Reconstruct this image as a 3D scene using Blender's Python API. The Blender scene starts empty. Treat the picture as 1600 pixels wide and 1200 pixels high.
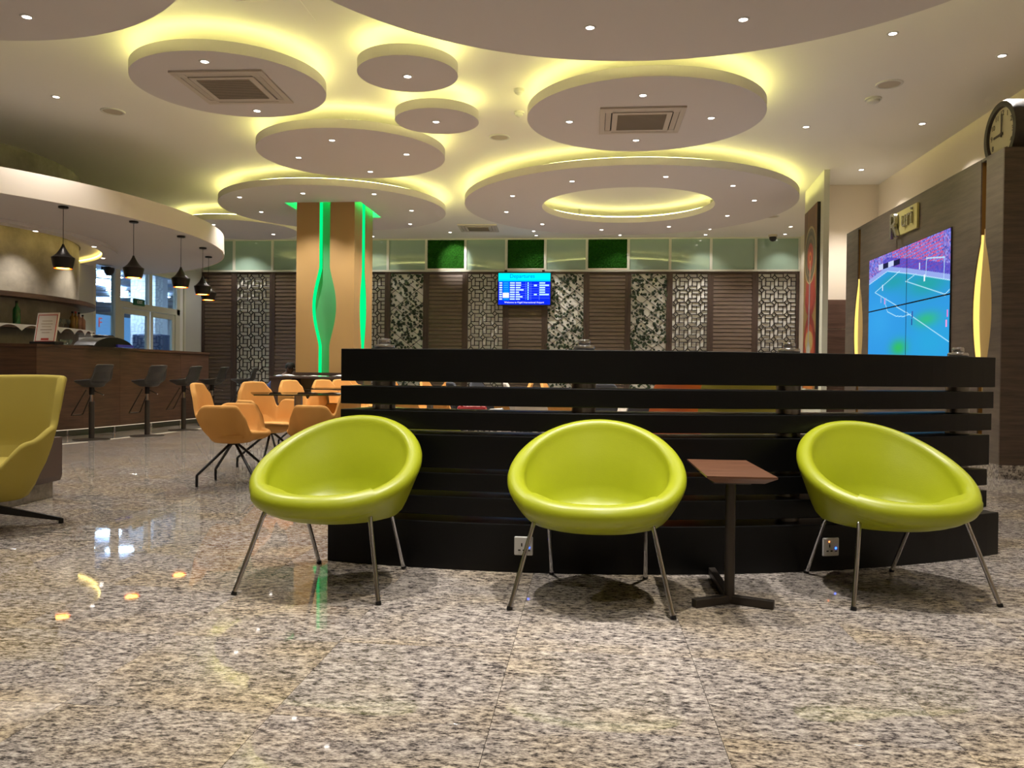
import bpy, bmesh, math, random
from math import sin, cos, pi, radians, sqrt, atan2, acos
from mathutils import Vector, Matrix
import numpy as np

random.seed(7)
SC = bpy.context.scene
COL = SC.collection

# ------------------------------------------------------------------ camera, world, exposure
H = 0.93
TH, PITCH, ROLL = 0.095, 0.0115, 0.0111
cam_d = bpy.data.cameras.new('camera')
cam_d.sensor_width = 36.0
cam_d.lens = 1266.0 / 1600.0 * 36.0
cam_d.clip_end = 200
cam = bpy.data.objects.new('camera', cam_d)
COL.objects.link(cam)
_X0 = Vector((cos(TH), sin(TH), 0)); _F0 = Vector((-sin(TH), cos(TH), 0)); _Z = Vector((0, 0, 1))
_F = _F0 * cos(PITCH) - _Z * sin(PITCH)
_U0 = _F0 * sin(PITCH) + _Z * cos(PITCH)
_X = _X0 * cos(ROLL) + _U0 * sin(ROLL)
_U = -_X0 * sin(ROLL) + _U0 * cos(ROLL)
M = Matrix.Identity(4)
for i in range(3):
    M[i][0] = _X[i]; M[i][1] = _U[i]; M[i][2] = -_F[i]
M[2][3] = H
cam.matrix_world = M
SC.camera = cam
w = bpy.data.worlds.new('world'); SC.world = w; w.use_nodes = True
w.node_tree.nodes['Background'].inputs[0].default_value = (0.35, 0.4, 0.5, 1)
w.node_tree.nodes['Background'].inputs[1].default_value = 0.05
SC.view_settings.view_transform = 'Standard'
SC.view_settings.look = 'None'
SC.view_settings.exposure = 0.14
SC.view_settings.gamma = 1.0
SC.view_settings.use_curve_mapping = False
SC.cycles.use_denoising = True
SC.cycles.max_bounces = 8
SC.cycles.transparent_max_bounces = 12
SC.cycles.caustics_reflective = False
SC.cycles.caustics_refractive = False
SC.cycles.sample_clamp_indirect = 4.0

SPOT_W = 138.0        # one recessed downlight
LED_E = 21.0          # yellow cove tape
ZD, ZT, ZC = 3.91, 4.02, 4.20     # ceiling panel face, panel top, ceiling

# ------------------------------------------------------------------ materials
def lin(c):
    return tuple(((v / 255) / 12.92 if v / 255 <= .04045 else ((v / 255 + .055) / 1.055) ** 2.4) for v in c)

MATS = {}
def mat(name, rgb, rough=.5, metal=0., spec=.5, coat=0., var=None, scale=(8, 8, 8), detail=4, bump=0., trans=0., vspace='Object', contrast=1.):
    if name in MATS: return MATS[name]
    m = bpy.data.materials.new(name); m.use_nodes = True
    nt = m.node_tree; b = nt.nodes['Principled BSDF']
    c = lin(rgb)
    b.inputs['Base Color'].default_value = (*c, 1)
    b.inputs['Roughness'].default_value = rough
    b.inputs['Metallic'].default_value = metal
    b.inputs['Specular IOR Level'].default_value = spec
    if coat: b.inputs['Coat Weight'].default_value = coat; b.inputs['Coat Roughness'].default_value = .05
    if trans: b.inputs['Transmission Weight'].default_value = trans
    if var or bump:
        if vspace == 'World':
            g = nt.nodes.new('ShaderNodeNewGeometry'); src = g.outputs['Position']
        else:
            g = nt.nodes.new('ShaderNodeTexCoord'); src = g.outputs['Object']
        mp = nt.nodes.new('ShaderNodeMapping'); mp.inputs['Scale'].default_value = scale
        nt.links.new(src, mp.inputs[0])
        n = nt.nodes.new('ShaderNodeTexNoise'); n.inputs['Scale'].default_value = 1.0
        n.inputs['Detail'].default_value = detail; n.inputs['Roughness'].default_value = .62
        nt.links.new(mp.outputs[0], n.inputs['Vector'])
        if var:
            r = nt.nodes.new('ShaderNodeValToRGB')
            r.color_ramp.elements[0].position = .5 - .2 / contrast; r.color_ramp.elements[1].position = .5 + .2 / contrast
            r.color_ramp.elements[0].color = (*lin(var), 1); r.color_ramp.elements[1].color = (*c, 1)
            nt.links.new(n.outputs['Fac'], r.inputs[0]); nt.links.new(r.outputs[0], b.inputs['Base Color'])
        if bump:
            bp = nt.nodes.new('ShaderNodeBump'); bp.inputs['Strength'].default_value = bump; bp.inputs['Distance'].default_value = .01
            nt.links.new(n.outputs['Fac'], bp.inputs['Height']); nt.links.new(bp.outputs[0], b.inputs['Normal'])
    MATS[name] = m
    return m

def emis(name, rgb, strength):
    if name in MATS: return MATS[name]
    m = bpy.data.materials.new(name); m.use_nodes = True
    nt = m.node_tree; nt.nodes.clear()
    e = nt.nodes.new('ShaderNodeEmission'); o = nt.nodes.new('ShaderNodeOutputMaterial')
    e.inputs[0].default_value = (*lin(rgb), 1); e.inputs[1].default_value = strength
    nt.links.new(e.outputs[0], o.inputs[0]); MATS[name] = m
    return m

def vcol_mat(name, strength=None, rough=.4):
    m = bpy.data.materials.new(name); m.use_nodes = True
    nt = m.node_tree
    a = nt.nodes.new('ShaderNodeVertexColor'); a.layer_name = 'Col'
    if strength is None:
        b = nt.nodes['Principled BSDF']; nt.links.new(a.outputs[0], b.inputs['Base Color']); b.inputs['Roughness'].default_value = rough
    else:
        out = nt.nodes['Material Output']; e = nt.nodes.new('ShaderNodeEmission'); e.inputs[1].default_value = strength
        nt.links.new(a.outputs[0], e.inputs[0]); nt.links.new(e.outputs[0], out.inputs[0])
    MATS[name] = m
    return m

def glass_mat(name, tint=(235, 245, 245), refl=.09, rough=.0):
    m = bpy.data.materials.new(name); m.use_nodes = True
    nt = m.node_tree; nt.nodes.clear()
    t = nt.nodes.new('ShaderNodeBsdfTransparent'); t.inputs[0].default_value = (*lin(tint), 1)
    g = nt.nodes.new('ShaderNodeBsdfGlossy'); g.inputs['Roughness'].default_value = rough
    l = nt.nodes.new('ShaderNodeLayerWeight'); l.inputs[0].default_value = .35
    mm = nt.nodes.new('ShaderNodeMath'); mm.operation = 'MULTIPLY_ADD'; mm.inputs[1].default_value = .5; mm.inputs[2].default_value = refl * .4
    x = nt.nodes.new('ShaderNodeMixShader'); o = nt.nodes.new('ShaderNodeOutputMaterial')
    nt.links.new(l.outputs['Fresnel'], mm.inputs[0]); nt.links.new(mm.outputs[0], x.inputs[0])
    nt.links.new(t.outputs[0], x.inputs[1]); nt.links.new(g.outputs[0], x.inputs[2]); nt.links.new(x.outputs[0], o.inputs[0])
    MATS[name] = m
    return m

def granite(name):
    m = bpy.data.materials.new(name); m.use_nodes = True
    nt = m.node_tree; b = nt.nodes['Principled BSDF']; N = nt.nodes.new; L = nt.links.new
    g = N('ShaderNodeNewGeometry'); oi = N('ShaderNodeObjectInfo')
    off = N('ShaderNodeVectorMath'); off.operation = 'SCALE'; off.inputs[0].default_value = (37, 91, 13)
    L(oi.outputs['Random'], off.inputs['Scale'])
    ad = N('ShaderNodeVectorMath'); L(g.outputs['Position'], ad.inputs[0]); L(off.outputs[0], ad.inputs[1])
    def noise(sc, det, rough=.6):
        mp = N('ShaderNodeMapping'); mp.inputs['Scale'].default_value = sc; L(ad.outputs[0], mp.inputs[0])
        n = N('ShaderNodeTexNoise'); n.inputs['Scale'].default_value = 1; n.inputs['Detail'].default_value = det; n.inputs['Roughness'].default_value = rough
        L(mp.outputs[0], n.inputs['Vector']); return n.outputs['Fac']
    n1 = noise((29, 58, 29), 5, .70); n2 = noise((90, 200, 90), 3, .65); n3 = noise((1.6, 2.4, 1.6), 2)
    mix = N('ShaderNodeMath'); mix.operation = 'MULTIPLY_ADD'; mix.inputs[1].default_value = .35
    s2 = N('ShaderNodeMath'); s2.operation = 'MULTIPLY'; s2.inputs[1].default_value = .65; L(n1, s2.inputs[0])
    L(n2, mix.inputs[0]); L(s2.outputs[0], mix.inputs[2])
    r = N('ShaderNodeValToRGB'); e = r.color_ramp.elements
    e[0].position = .385; e[0].color = (*lin((58, 54, 52)), 1)
    e[1].position = .62; e[1].color = (*lin((212, 204, 190)), 1)
    for p, c in ((.445, (98, 92, 88)), (.485, (142, 134, 126)), (.54, (174, 165, 155))):
        k = r.color_ramp.elements.new(p); k.color = (*lin(c), 1)
    L(mix.outputs[0], r.inputs[0])
    tint = N('ShaderNodeValToRGB'); t = tint.color_ramp.elements
    t[0].position = .44; t[0].color = (.95, .95, .97, 1); t[1].position = .68; t[1].color = (1.05, .97, .80, 1)
    L(n3, tint.inputs[0])
    mu = N('ShaderNodeMixRGB'); mu.blend_type = 'MULTIPLY'; mu.inputs[0].default_value = 1
    L(r.outputs[0], mu.inputs[1]); L(tint.outputs[0], mu.inputs[2])
    hs = N('ShaderNodeHueSaturation'); L(mu.outputs[0], hs.inputs['Color'])
    vv = N('ShaderNodeMath'); vv.operation = 'MULTIPLY_ADD'; vv.inputs[1].default_value = .16; vv.inputs[2].default_value = .83
    L(oi.outputs['Random'], vv.inputs[0]); L(vv.outputs[0], hs.inputs['Value'])
    L(hs.outputs[0], b.inputs['Base Color'])
    b.inputs['Roughness'].default_value = .03
    b.inputs['Specular IOR Level'].default_value = .5
    MATS[name] = m
    return m

G_FLOOR = granite('polished granite')
M_CEIL = mat('ceiling paint', (240, 236, 230), .7, bump=.03, scale=(20, 20, 20))
M_DISC = mat('panel paint', (214, 208, 207), .75, bump=.02, scale=(20, 20, 20))
M_CREAM = mat('cream paint', (232, 218, 200), .7)
M_WHITE = mat('white paint', (228, 228, 226), .6)
M_LGREY = mat('light grey paint', (190, 192, 190), .6)
M_FRAME = mat('painted metal frame', (204, 204, 190), .45)
M_WOOD = mat('dark walnut laminate', (88, 71, 60), .45, var=(56, 44, 38), scale=(3, 2.2, 34), detail=5, vspace='World')
M_TVW = mat('grey walnut laminate', (104, 92, 82), .42, var=(74, 64, 57), scale=(3, 2.0, 22), detail=5, vspace='World')
M_BARW = mat('bar walnut laminate', (92, 66, 50), .4, var=(58, 40, 31), scale=(2.4, 2.4, 30), detail=5, vspace='World')
M_SLAT = mat('brown slat wood', (112, 93, 79), .42, var=(78, 64, 55), scale=(5, 5, 60), detail=5, vspace='World')
M_SLATF = mat('dark slat frame', (66, 50, 42), .5)
M_BLACK = mat('black lacquer', (6, 6, 6), .36, spec=.25, bump=.06, scale=(6, 6, 60))
M_LIME = mat('lime leather', (146, 154, 24), .36, spec=.45, bump=.04, scale=(160, 160, 160), detail=2)
M_LIMED = mat('lime seam', (120, 132, 20), .6)
M_CHROME = mat('chrome', (200, 200, 205), .12, metal=1.)
M_STEEL = mat('brushed steel', (150, 148, 146), .3, metal=1.)
M_DKMET = mat('dark bronze metal', (62, 56, 50), .4, metal=.6)
M_BLKMET = mat('black metal', (24, 23, 23), .4, metal=.3)
M_TABLE = mat('walnut veneer', (112, 76, 54), .35, var=(82, 54, 38), scale=(4, 30, 4), detail=4)
M_ORANGE = mat('orange fabric', (206, 152, 84), .8, spec=.2, bump=.08, scale=(300, 300, 300), detail=1)
M_YELLOW = mat('mustard fabric', (170, 154, 72), .8, spec=.2, bump=.08, scale=(300, 300, 300), detail=1)
M_OLIVE = mat('olive fabric', (150, 142, 60), .8, spec=.2)
M_RUST = mat('orange leather', (215, 110, 50), .5)
M_GREYF = mat('grey fabric', (70, 72, 78), .85, spec=.2)
M_STOOL = mat('charcoal leather', (44, 42, 40), .5)
M_CONC = mat('grey concrete plaster', (152, 144, 128), .6, var=(112, 104, 92), scale=(2.2, 2.2, 2.6), detail=5, vspace='World')
M_PLINTH = mat('stone plinth', (150, 142, 130), .4, var=(110, 104, 96), scale=(30, 30, 30))
M_BROWN = mat('brown laminate', (84, 68, 62), .5)
M_TAN = mat('tan column paint', (172, 138, 86), .55)
M_PLASTIC = mat('white plastic', (210, 208, 204), .4)
M_GRILLE = mat('grey grille', (186, 174, 158), .6)
M_DARK = mat('dark void', (22, 20, 18), .7)
M_TILE = mat('brown wall tile', (104, 78, 66), .35, var=(70, 50, 42), scale=(2, 2, 20), detail=5, vspace='World')
M_BACKW = mat('pale backing board', (232, 230, 222), .7)
M_FRET = mat('dark brown fretwork', (34, 27, 23), .6, spec=.2)
M_MOSS = mat('moss wall', (36, 92, 20), .95, var=(10, 38, 6), scale=(60, 60, 60), detail=4, bump=1., spec=.1)
M_LEAF = mat('ivy leaves', (40, 62, 26), .6, var=(18, 30, 14), scale=(12, 12, 12))
M_FROST = mat('backed teal glass', (144, 168, 152), .06, spec=.9)
M_GLASS = glass_mat('clear glass')
M_TGLASS = glass_mat('smoked glass', (120, 122, 116), .25)
M_BOTG = mat('green bottle glass', (24, 110, 50), .08, trans=.5)
M_AMBER = mat('amber bottle', (176, 132, 50), .12, trans=.4)
M_PINKB = mat('rose bottle', (206, 150, 128), .12, trans=.3)
M_PEND = mat('dark pendant metal', (40, 36, 33), .35, metal=.6)
M_COPPER = mat('copper inside', (220, 130, 40), .3, metal=.9)
M_PAPER = mat('paper', (226, 222, 214), .8)
M_RED = mat('red print', (190, 60, 50), .7)
M_SKIN = mat('brown skin', (76, 52, 40), .55)
M_HAIR = mat('black hair', (18, 15, 14), .8)
M_BLUESH = mat('blue shirt', (64, 84, 140), .8)
M_NAVY = mat('navy cabinet', (44, 62, 96), .5)
E_LED = emis('yellow cove tape', (250, 244, 146), LED_E)
E_GREEN = emis('green tape', (0, 238, 125), 1.2)
E_AMBER = emis('amber tape', (255, 220, 112), 1.25)
E_LENS = emis('downlight lens', (255, 244, 232), 14)
E_BULB = emis('warm bulb', (255, 176, 70), 14)
E_BLUE = emis('blue led', (40, 90, 255), 6)
E_RED = emis('red led', (255, 120, 60), 5)
E_CORR = emis('corridor lamp', (190, 214, 255), 100)
E_KICK = emis('kick tape', (255, 236, 200), .8)

# ------------------------------------------------------------------ builders
class MB:
    def __init__(s): s.v = []; s.f = []; s.mi = []
    def add(s, vs, fs, mi=0):
        o = len(s.v); s.v += [tuple(p) for p in vs]; s.f += [tuple(i + o for i in f) for f in fs]; s.mi += [mi] * len(fs)
        return s
    def box(s, x0, x1, y0, y1, z0, z1, mi=0, xf=None):
        vs = [Vector((x, y, z)) for z in (z0, z1) for x, y in ((x0, y0), (x1, y0), (x1, y1), (x0, y1))]
        if xf is not None: vs = [xf @ p for p in vs]
        return s.add(vs, [(3, 2, 1, 0), (4, 5, 6, 7), (0, 1, 5, 4), (1, 2, 6, 5), (2, 3, 7, 6), (3, 0, 4, 7)], mi)
    def tube(s, pts, r, n=10, mi=0, cap=True):
        pts = [Vector(p) for p in pts]; rings = []
        rr = r if isinstance(r, (list, tuple)) else [r] * len(pts)
        a = None
        for i, p in enumerate(pts):
            d = (pts[min(i + 1, len(pts) - 1)] - pts[max(i - 1, 0)]).normalized()
            if a is None:
                a = d.orthogonal().normalized()
            else:
                a = (a - d * a.dot(d)).normalized()
            b = d.cross(a)
            rings.append([p + (a * cos(2 * pi * k / n) + b * sin(2 * pi * k / n)) * rr[i] for k in range(n)])
        vs = [q for g in rings for q in g]; fs = []
        for i in range(len(pts) - 1):
            for k in range(n):
                fs.append((i * n + k, i * n + (k + 1) % n, (i + 1) * n + (k + 1) % n, (i + 1) * n + k))
        if cap:
            fs.append(tuple(range(n - 1, -1, -1))); fs.append(tuple((len(pts) - 1) * n + k for k in range(n)))
        return s.add(vs, fs, mi)
    def lathe(s, prof, n=24, c=(0, 0), mi=0, cap=False):
        vs = []; fs = []
        for r, z in prof:
            for k in range(n): vs.append((c[0] + r * cos(2 * pi * k / n), c[1] + r * sin(2 * pi * k / n), z))
        for i in range(len(prof) - 1):
            for k in range(n): fs.append((i * n + k, i * n + (k + 1) % n, (i + 1) * n + (k + 1) % n, (i + 1) * n + k))
        if cap:
            fs.append(tuple(range(n - 1, -1, -1))); fs.append(tuple((len(prof) - 1) * n + k for k in range(n)))
        return s.add(vs, fs, mi)
    def prism(s, poly, z0, z1, mi=0):
        n = len(poly); vs = [(x, y, z0) for x, y in poly] + [(x, y, z1) for x, y in poly]
        fs = [tuple(range(n - 1, -1, -1)), tuple(range(n, 2 * n))] + [(k, (k + 1) % n, n + (k + 1) % n, n + k) for k in range(n)]
        return s.add(vs, fs, mi)
    def grid(s, P, closed_u=False, closed_v=False, mi=0):
        nu, nv = len(P), len(P[0]); vs = [q for r in P for q in r]; fs = []
        for i in range(nu if closed_u else nu - 1):
            for j in range(nv if closed_v else nv - 1):
                fs.append((i * nv + j, i * nv + (j + 1) % nv, ((i + 1) % nu) * nv + (j + 1) % nv, ((i + 1) % nu) * nv + j))
        return s.add(vs, fs, mi)
    def sector(s, c, r0, r1, a0, a1, z0, z1, n=24, mi=0):
        """curved block between radii; angles measured from -Y toward +X"""
        P = []
        for i in range(n + 1):
            a = a0 + (a1 - a0) * i / n; d = (sin(a), -cos(a))
            P.append([(c[0] + d[0] * r, c[1] + d[1] * r, z) for r, z in ((r0, z0), (r1, z0), (r1, z1), (r0, z1))])
        o = len(s.v); s.grid(P, closed_v=True, mi=mi)
        s.f += [(o, o + 1, o + 2, o + 3), (o + n * 4 + 3, o + n * 4 + 2, o + n * 4 + 1, o + n * 4)]; s.mi += [mi, mi]
        return s
    def mesh(s, name, mats, smooth=False):
        me = bpy.data.meshes.new(name); me.from_pydata(s.v, [], s.f)
        for m in (mats if isinstance(mats, (list, tuple)) else [mats]): me.materials.append(m)
        if any(s.mi): me.polygons.foreach_set('material_index', s.mi)
        if smooth: me.polygons.foreach_set('use_smooth', [True] * len(s.f))
        me.update(); return me

def fix(me, bevel=0., seg=2, angle=35):
    bm = bmesh.new(); bm.from_mesh(me)
    bmesh.ops.recalc_face_normals(bm, faces=bm.faces[:])
    if bevel:
        es = [e for e in bm.edges if len(e.link_faces) == 2 and e.calc_face_angle(0) > radians(40)]
        bmesh.ops.bevel(bm, geom=es, offset=bevel, segments=seg, profile=.5, affect='EDGES', clamp_overlap=True)
    bm.to_mesh(me); bm.free(); return me

def ob(name, me, parent=None, loc=None, rot=None, kind=None, label=None):
    o = bpy.data.objects.new(name, me); COL.objects.link(o)
    if parent is not None: o.parent = parent
    if loc is not None: o.location = loc
    if rot is not None: o.rotation_euler = rot
    if kind: o['kind'] = kind
    if label: o['label'] = label
    return o

def part(name, mb, m, parent=None, bevel=0., smooth=False, loc=None, rot=None, kind=None, label=None, sub=0, seg=2):
    me = mb.mesh(name, m, smooth); fix(me, bevel, seg)
    if smooth: me.polygons.foreach_set('use_smooth', [True] * len(me.polygons))
    o = ob(name, me, parent, loc, rot, kind, label)
    if sub:
        s = o.modifiers.new('sub', 'SUBSURF'); s.levels = sub; s.render_levels = sub
    if smooth and not sub:
        try: me.set_sharp_from_angle(angle=radians(40))
        except Exception: pass
    return o

def tag(o, label, cat, group=None):
    o['label'] = label; o['category'] = cat
    if group: o['group'] = group
    return o

def thing(name, label, cat, loc=(0, 0, 0), rotz=0., group=None):
    o = bpy.data.objects.new(name, None); COL.objects.link(o); o.empty_display_size = .1
    o.location = loc; o.rotation_euler = (0, 0, rotz)
    return tag(o, label, cat, group)

def dup(root, loc=None, rotz=None, label=None, group=None):
    def cp(o, par):
        c = o.copy(); COL.objects.link(c)
        if par is not None: c.parent = par
        for ch in o.children: cp(ch, c)
        return c
    r = cp(root, None)
    if loc is not None: r.location = loc
    if rotz is not None: r.rotation_euler = (0, 0, rotz)
    if label: r['label'] = label
    if group: r['group'] = group
    return r

def struct(name, mb, m, parent=None, bevel=0., smooth=False):
    return part(name, mb, m, parent, bevel, smooth, kind='structure')

def text_mesh(txt, size, m, depth=.002, font_shear=0., align='CENTER'):
    cu = bpy.data.curves.new('lettering', 'FONT'); cu.body = txt; cu.size = size; cu.extrude = depth
    cu.align_x = align; cu.align_y = 'CENTER'; cu.shear = font_shear; cu.resolution_u = 3
    o = bpy.data.objects.new('lettering', cu); COL.objects.link(o)
    dg = bpy.context.evaluated_depsgraph_get()
    me = bpy.data.meshes.new_from_object(o.evaluated_get(dg))
    bpy.data.objects.remove(o); bpy.data.curves.remove(cu)
    me.materials.clear(); me.materials.append(m)
    return me

def picture_mesh(name, img, origin, ux, uz, m):
    """flat print: one small quad per picture element, colours (sRGB 0-255) stored on the corners. img[row from top][col]"""
    h, wd = img.shape[:2]
    xs, zs = np.meshgrid(np.linspace(0, 1, wd + 1), np.linspace(1, 0, h + 1))
    P = np.array(origin)[None, None] + xs[..., None] * np.array(ux) + zs[..., None] * np.array(uz)
    idx = np.arange((h + 1) * (wd + 1)).reshape(h + 1, wd + 1)
    q = np.stack([idx[1:, :-1], idx[1:, 1:], idx[:-1, 1:], idx[:-1, :-1]], -1).reshape(-1, 4)
    me = bpy.data.meshes.new(name); me.from_pydata(P.reshape(-1, 3).tolist(), [], q.tolist())
    ca = me.color_attributes.new('Col', 'FLOAT_COLOR', 'CORNER')
    c = np.clip(img, 0, 255) / 255.; c = np.where(c <= .04045, c / 12.92, ((c + .055) / 1.055) ** 2.4)
    c = np.concatenate([c, np.ones((h, wd, 1))], -1).reshape(-1, 1, 4).repeat(4, 1)
    ca.data.foreach_set('color', c.reshape(-1).astype(np.float32)); me.materials.append(m)
    return me

def spot(parent, loc, power, size=100, color=(1, .9, .8), aim=None, blend=.7, rad=.03):
    l = bpy.data.lights.new('lamp', 'SPOT'); l.energy = power; l.spot_size = radians(size); l.spot_blend = blend
    l.color = color; l.shadow_soft_size = rad
    o = bpy.data.objects.new('lamp', l); COL.objects.link(o); o.parent = parent; o.location = loc
    if aim is not None:
        o.rotation_euler = Vector(aim).to_track_quat('-Z', 'Y').to_euler()
    return o

# ================================================================== SETTING
def project(x, y, z):
    d = M.inverted() @ Vector((x, y, z))
    return (800 + 1266 * d.x / -d.z, 600 - 1266 * d.y / -d.z, -d.z)

# ---- floor: slab, single granite tiles, the far tiles joined
TS = 0.6
m = MB(); m.box(-26, 7, -4, 34, -.2, -.012)
floor = struct('floor', m, mat('grout', (120, 112, 104), .7))
def tile_mb(mb, x, y, g=.0006, t=.012):
    a, b = TS / 2 - g, TS / 2 - g - .0007
    vs = [(x - a, y - a, -t), (x + a, y - a, -t), (x + a, y + a, -t), (x - a, y + a, -t),
          (x - a, y - a, -.001), (x + a, y - a, -.001), (x + a, y + a, -.001), (x - a, y + a, -.001),
          (x - b, y - b, 0), (x + b, y - b, 0), (x + b, y + b, 0), (x - b, y + b, 0)]
    mb.add(vs, [(0, 1, 5, 4), (1, 2, 6, 5), (2, 3, 7, 6), (3, 0, 4, 7), (4, 5, 9, 8), (5, 6, 10, 9), (6, 7, 11, 10), (7, 4, 8, 11), (8, 9, 10, 11)])
tmesh = MB(); tile_mb(tmesh, 0, 0); tmesh = tmesh.mesh('tile', G_FLOOR)
cand = []
for i in range(-16, 8):
    for j in range(-10, 30):
        x, y = .05 + TS * i, 2.42 + TS * j
        if x < -9.5 or x > 5.0 or y > 19.3: continue
        px, py, d = project(x, y, 0)
        vis = d > .5 and -150 < px < 1750 and py < 1500
        hid = x > 3.85 and y > 8.3
        cand.append((0 if vis and not hid else 1, d, x, y))
cand.sort()
rest = MB()
for k, (v, d, x, y) in enumerate(cand):
    if k < 300 and v == 0:
        ob('tile', tmesh, floor, (x, y, 0), (random.uniform(-.0009, .0009), random.uniform(-.0009, .0009), 0))
    else:
        tile_mb(rest, x, y)
part('far_tiles', rest, G_FLOOR, floor, kind='stuff')

m = MB(); m.box(-9.8, 5, -4, 19.6, ZC, ZC + .12)
struct('ceiling', m, M_CEIL)
m = MB(); m.box(-9.8, 5, -4.15, -4, 0, ZC); struct('wall_front', m, M_CREAM)
m = MB(); m.box(4.81, 4.95, -4, 14.2, 0, ZC); m.box(4.84, 4.95, 14.2, 19.45, 0, ZC); struct('wall_right', m, M_CREAM)
m = MB(); m.box(-9.8, 4.95, 19.45, 19.6, 0, ZC); wall_back = struct('wall_back', m, mat('backing plaster', (120, 112, 100), .7))
# left wall with the glazed opening
GY0, GY1, GZ = 14.98, 18.62, 3.12
m = MB(); m.box(-9.8, -9.65, -4, GY0, 0, ZC); m.box(-9.8, -9.65, GY1, 19.45, 0, ZC); m.box(-9.8, -9.65, GY0, GY1, GZ, ZC)
wall_left = struct('wall_left', m, M_LGREY)

# end wall beside the media wall: brown tiles below, cream above
m = MB(); m.box(3.75, 4.81, 14.2, 14.32, 0, ZC); wall_end = struct('wall_end', m, M_CREAM)
zt = [0, .27, .77, 1.265, 1.765, 2.264]
for k in range(5):
    m = MB(); m.box(3.78, 4.805, 14.186, 14.2, zt[k] + .004, zt[k + 1] - .004); part('tile', m, M_TILE, wall_end, .002)
# short partition that carries the painting
PA, PB = Vector((3.63, 13.15, 0)), Vector((3.74, 14.70, 0))
pd = (PB - PA).normalized(); pn = Vector((-pd.y, pd.x, 0)); pang = atan2(pd.y, pd.x)
m = MB(); L = (PB - PA).length; m.box(0, L, -.085, 0, 0, ZC)
wp = struct('wall_partition', m, mat('pale partition paint', (206, 206, 190), .6)); wp.location = PA; wp.rotation_euler = (0, 0, pang)

# ---- glazing in the left wall
xg = -9.70
def fr(y0, y1, z0, z1, t=.05):
    return MB().box(xg - t, xg + t, y0, y1, z0, z1)
win = struct('window_1', fr(14.98, 15.06, 0, GZ), M_FRAME)
for y0, y1, z0, z1 in ((15.72, 15.9, 0, GZ), (17.0, 17.12, 2.36, GZ), (18.2, 18.34, 0, GZ), (18.54, 18.62, 0, GZ),
                       (15.06, 15.72, GZ - .06, GZ), (15.9, 18.62, GZ - .06, GZ), (15.9, 18.34, 2.24, 2.37), (15.06, 15.72, 0, .12), (15.06, 15.72, .78, .84)):
    part('frame', fr(y0, y1, z0, z1), M_FRAME, win)
for y0, y1, z0, z1 in ((15.06, 15.72, .12, .78), (15.06, 15.72, .84, GZ - .06), (15.9, 17.0, 2.37, GZ - .06), (17.12, 18.2, 2.37, GZ - .06)):
    part('pane', fr(y0, y1, z0, z1, .005), M_GLASS, win)
m = fr(18.34, 18.54, 0, GZ - .06, .02); part('panel', m, M_WHITE, win)
door = struct('door_1', fr(15.9, 15.96, 0, 2.24), M_FRAME)
part('frame', fr(18.14, 18.2, 0, 2.24), M_FRAME, door)
for n, (y0, y1) in enumerate(((15.97, 17.05), (17.1, 18.13))):
    m = fr(y0, y0 + .1, .02, 2.23, .03); m.box(xg - .03, xg + .03, y1 - .1, y1, .02, 2.23)
    m.box(xg - .03, xg + .03, y0 + .1, y1 - .1, 2.12, 2.23); m.box(xg - .03, xg + .03, y0 + .1, y1 - .1, .02, .2)
    lf = part('leaf_frame', m, M_FRAME, door, .004)
    part('pane', fr(y0 + .1, y1 - .1, .2, 2.12, .005), M_GLASS, lf)
    hy = y1 - .05 if n == 0 else y0 + .05
    part('handle', MB().tube([(xg + .03, hy, .9), (xg + .08, hy, .95), (xg + .08, hy, 1.35), (xg + .03, hy, 1.4)], .012, 8), M_CHROME, lf, smooth=True)
ex = thing('exit_sign', 'small green emergency exit sign on the transom above the glass doors', 'sign', (-9.63, 16.55, 2.39))
part('housing', MB().box(-.02, .02, -.2, .2, -.07, .07), mat('sign green', (20, 90, 60), .5), ex, .004)
ob('lettering', text_mesh('EXIT', .1, M_WHITE), ex, (.023, 0, 0), (pi / 2, 0, pi / 2))

# ---- corridor beyond the glass
m = MB(); m.box(-26, -9.85, 33.9, 34, 0, 4.6); struct('wall_corridor_far', m, M_WHITE)
m = MB(); m.box(-26.1, -26, 8, 34, 0, 4.6); struct('wall_corridor_left', m, M_WHITE)
m = MB(); m.box(-26, -9.8, 14.0, 14.1, 0, 4.6); struct('wall_corridor_near', m, M_WHITE)
m = MB(); m.box(-9.95, -9.85, 19.6, 34, 0, 4.6); struct('wall_corridor_right', m, M_WHITE)
m = MB(); m.box(-26, -9.81, 14, 34, 3.5, 3.6); cc = struct('ceiling_corridor', m, mat('blue grey soffit', (150, 164, 190), .6))
m = MB(); m.box(-11.45, -10.8, 19.3, 19.9, 0, 3.5); struct('wall_corridor_pillar', m, M_WHITE)
for k in range(10):
    part('beam', MB().box(-26, -9.96, 14.8 + 1.8 * k, 14.95 + 1.8 * k, 3.4, 3.5), M_LGREY, cc)
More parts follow.
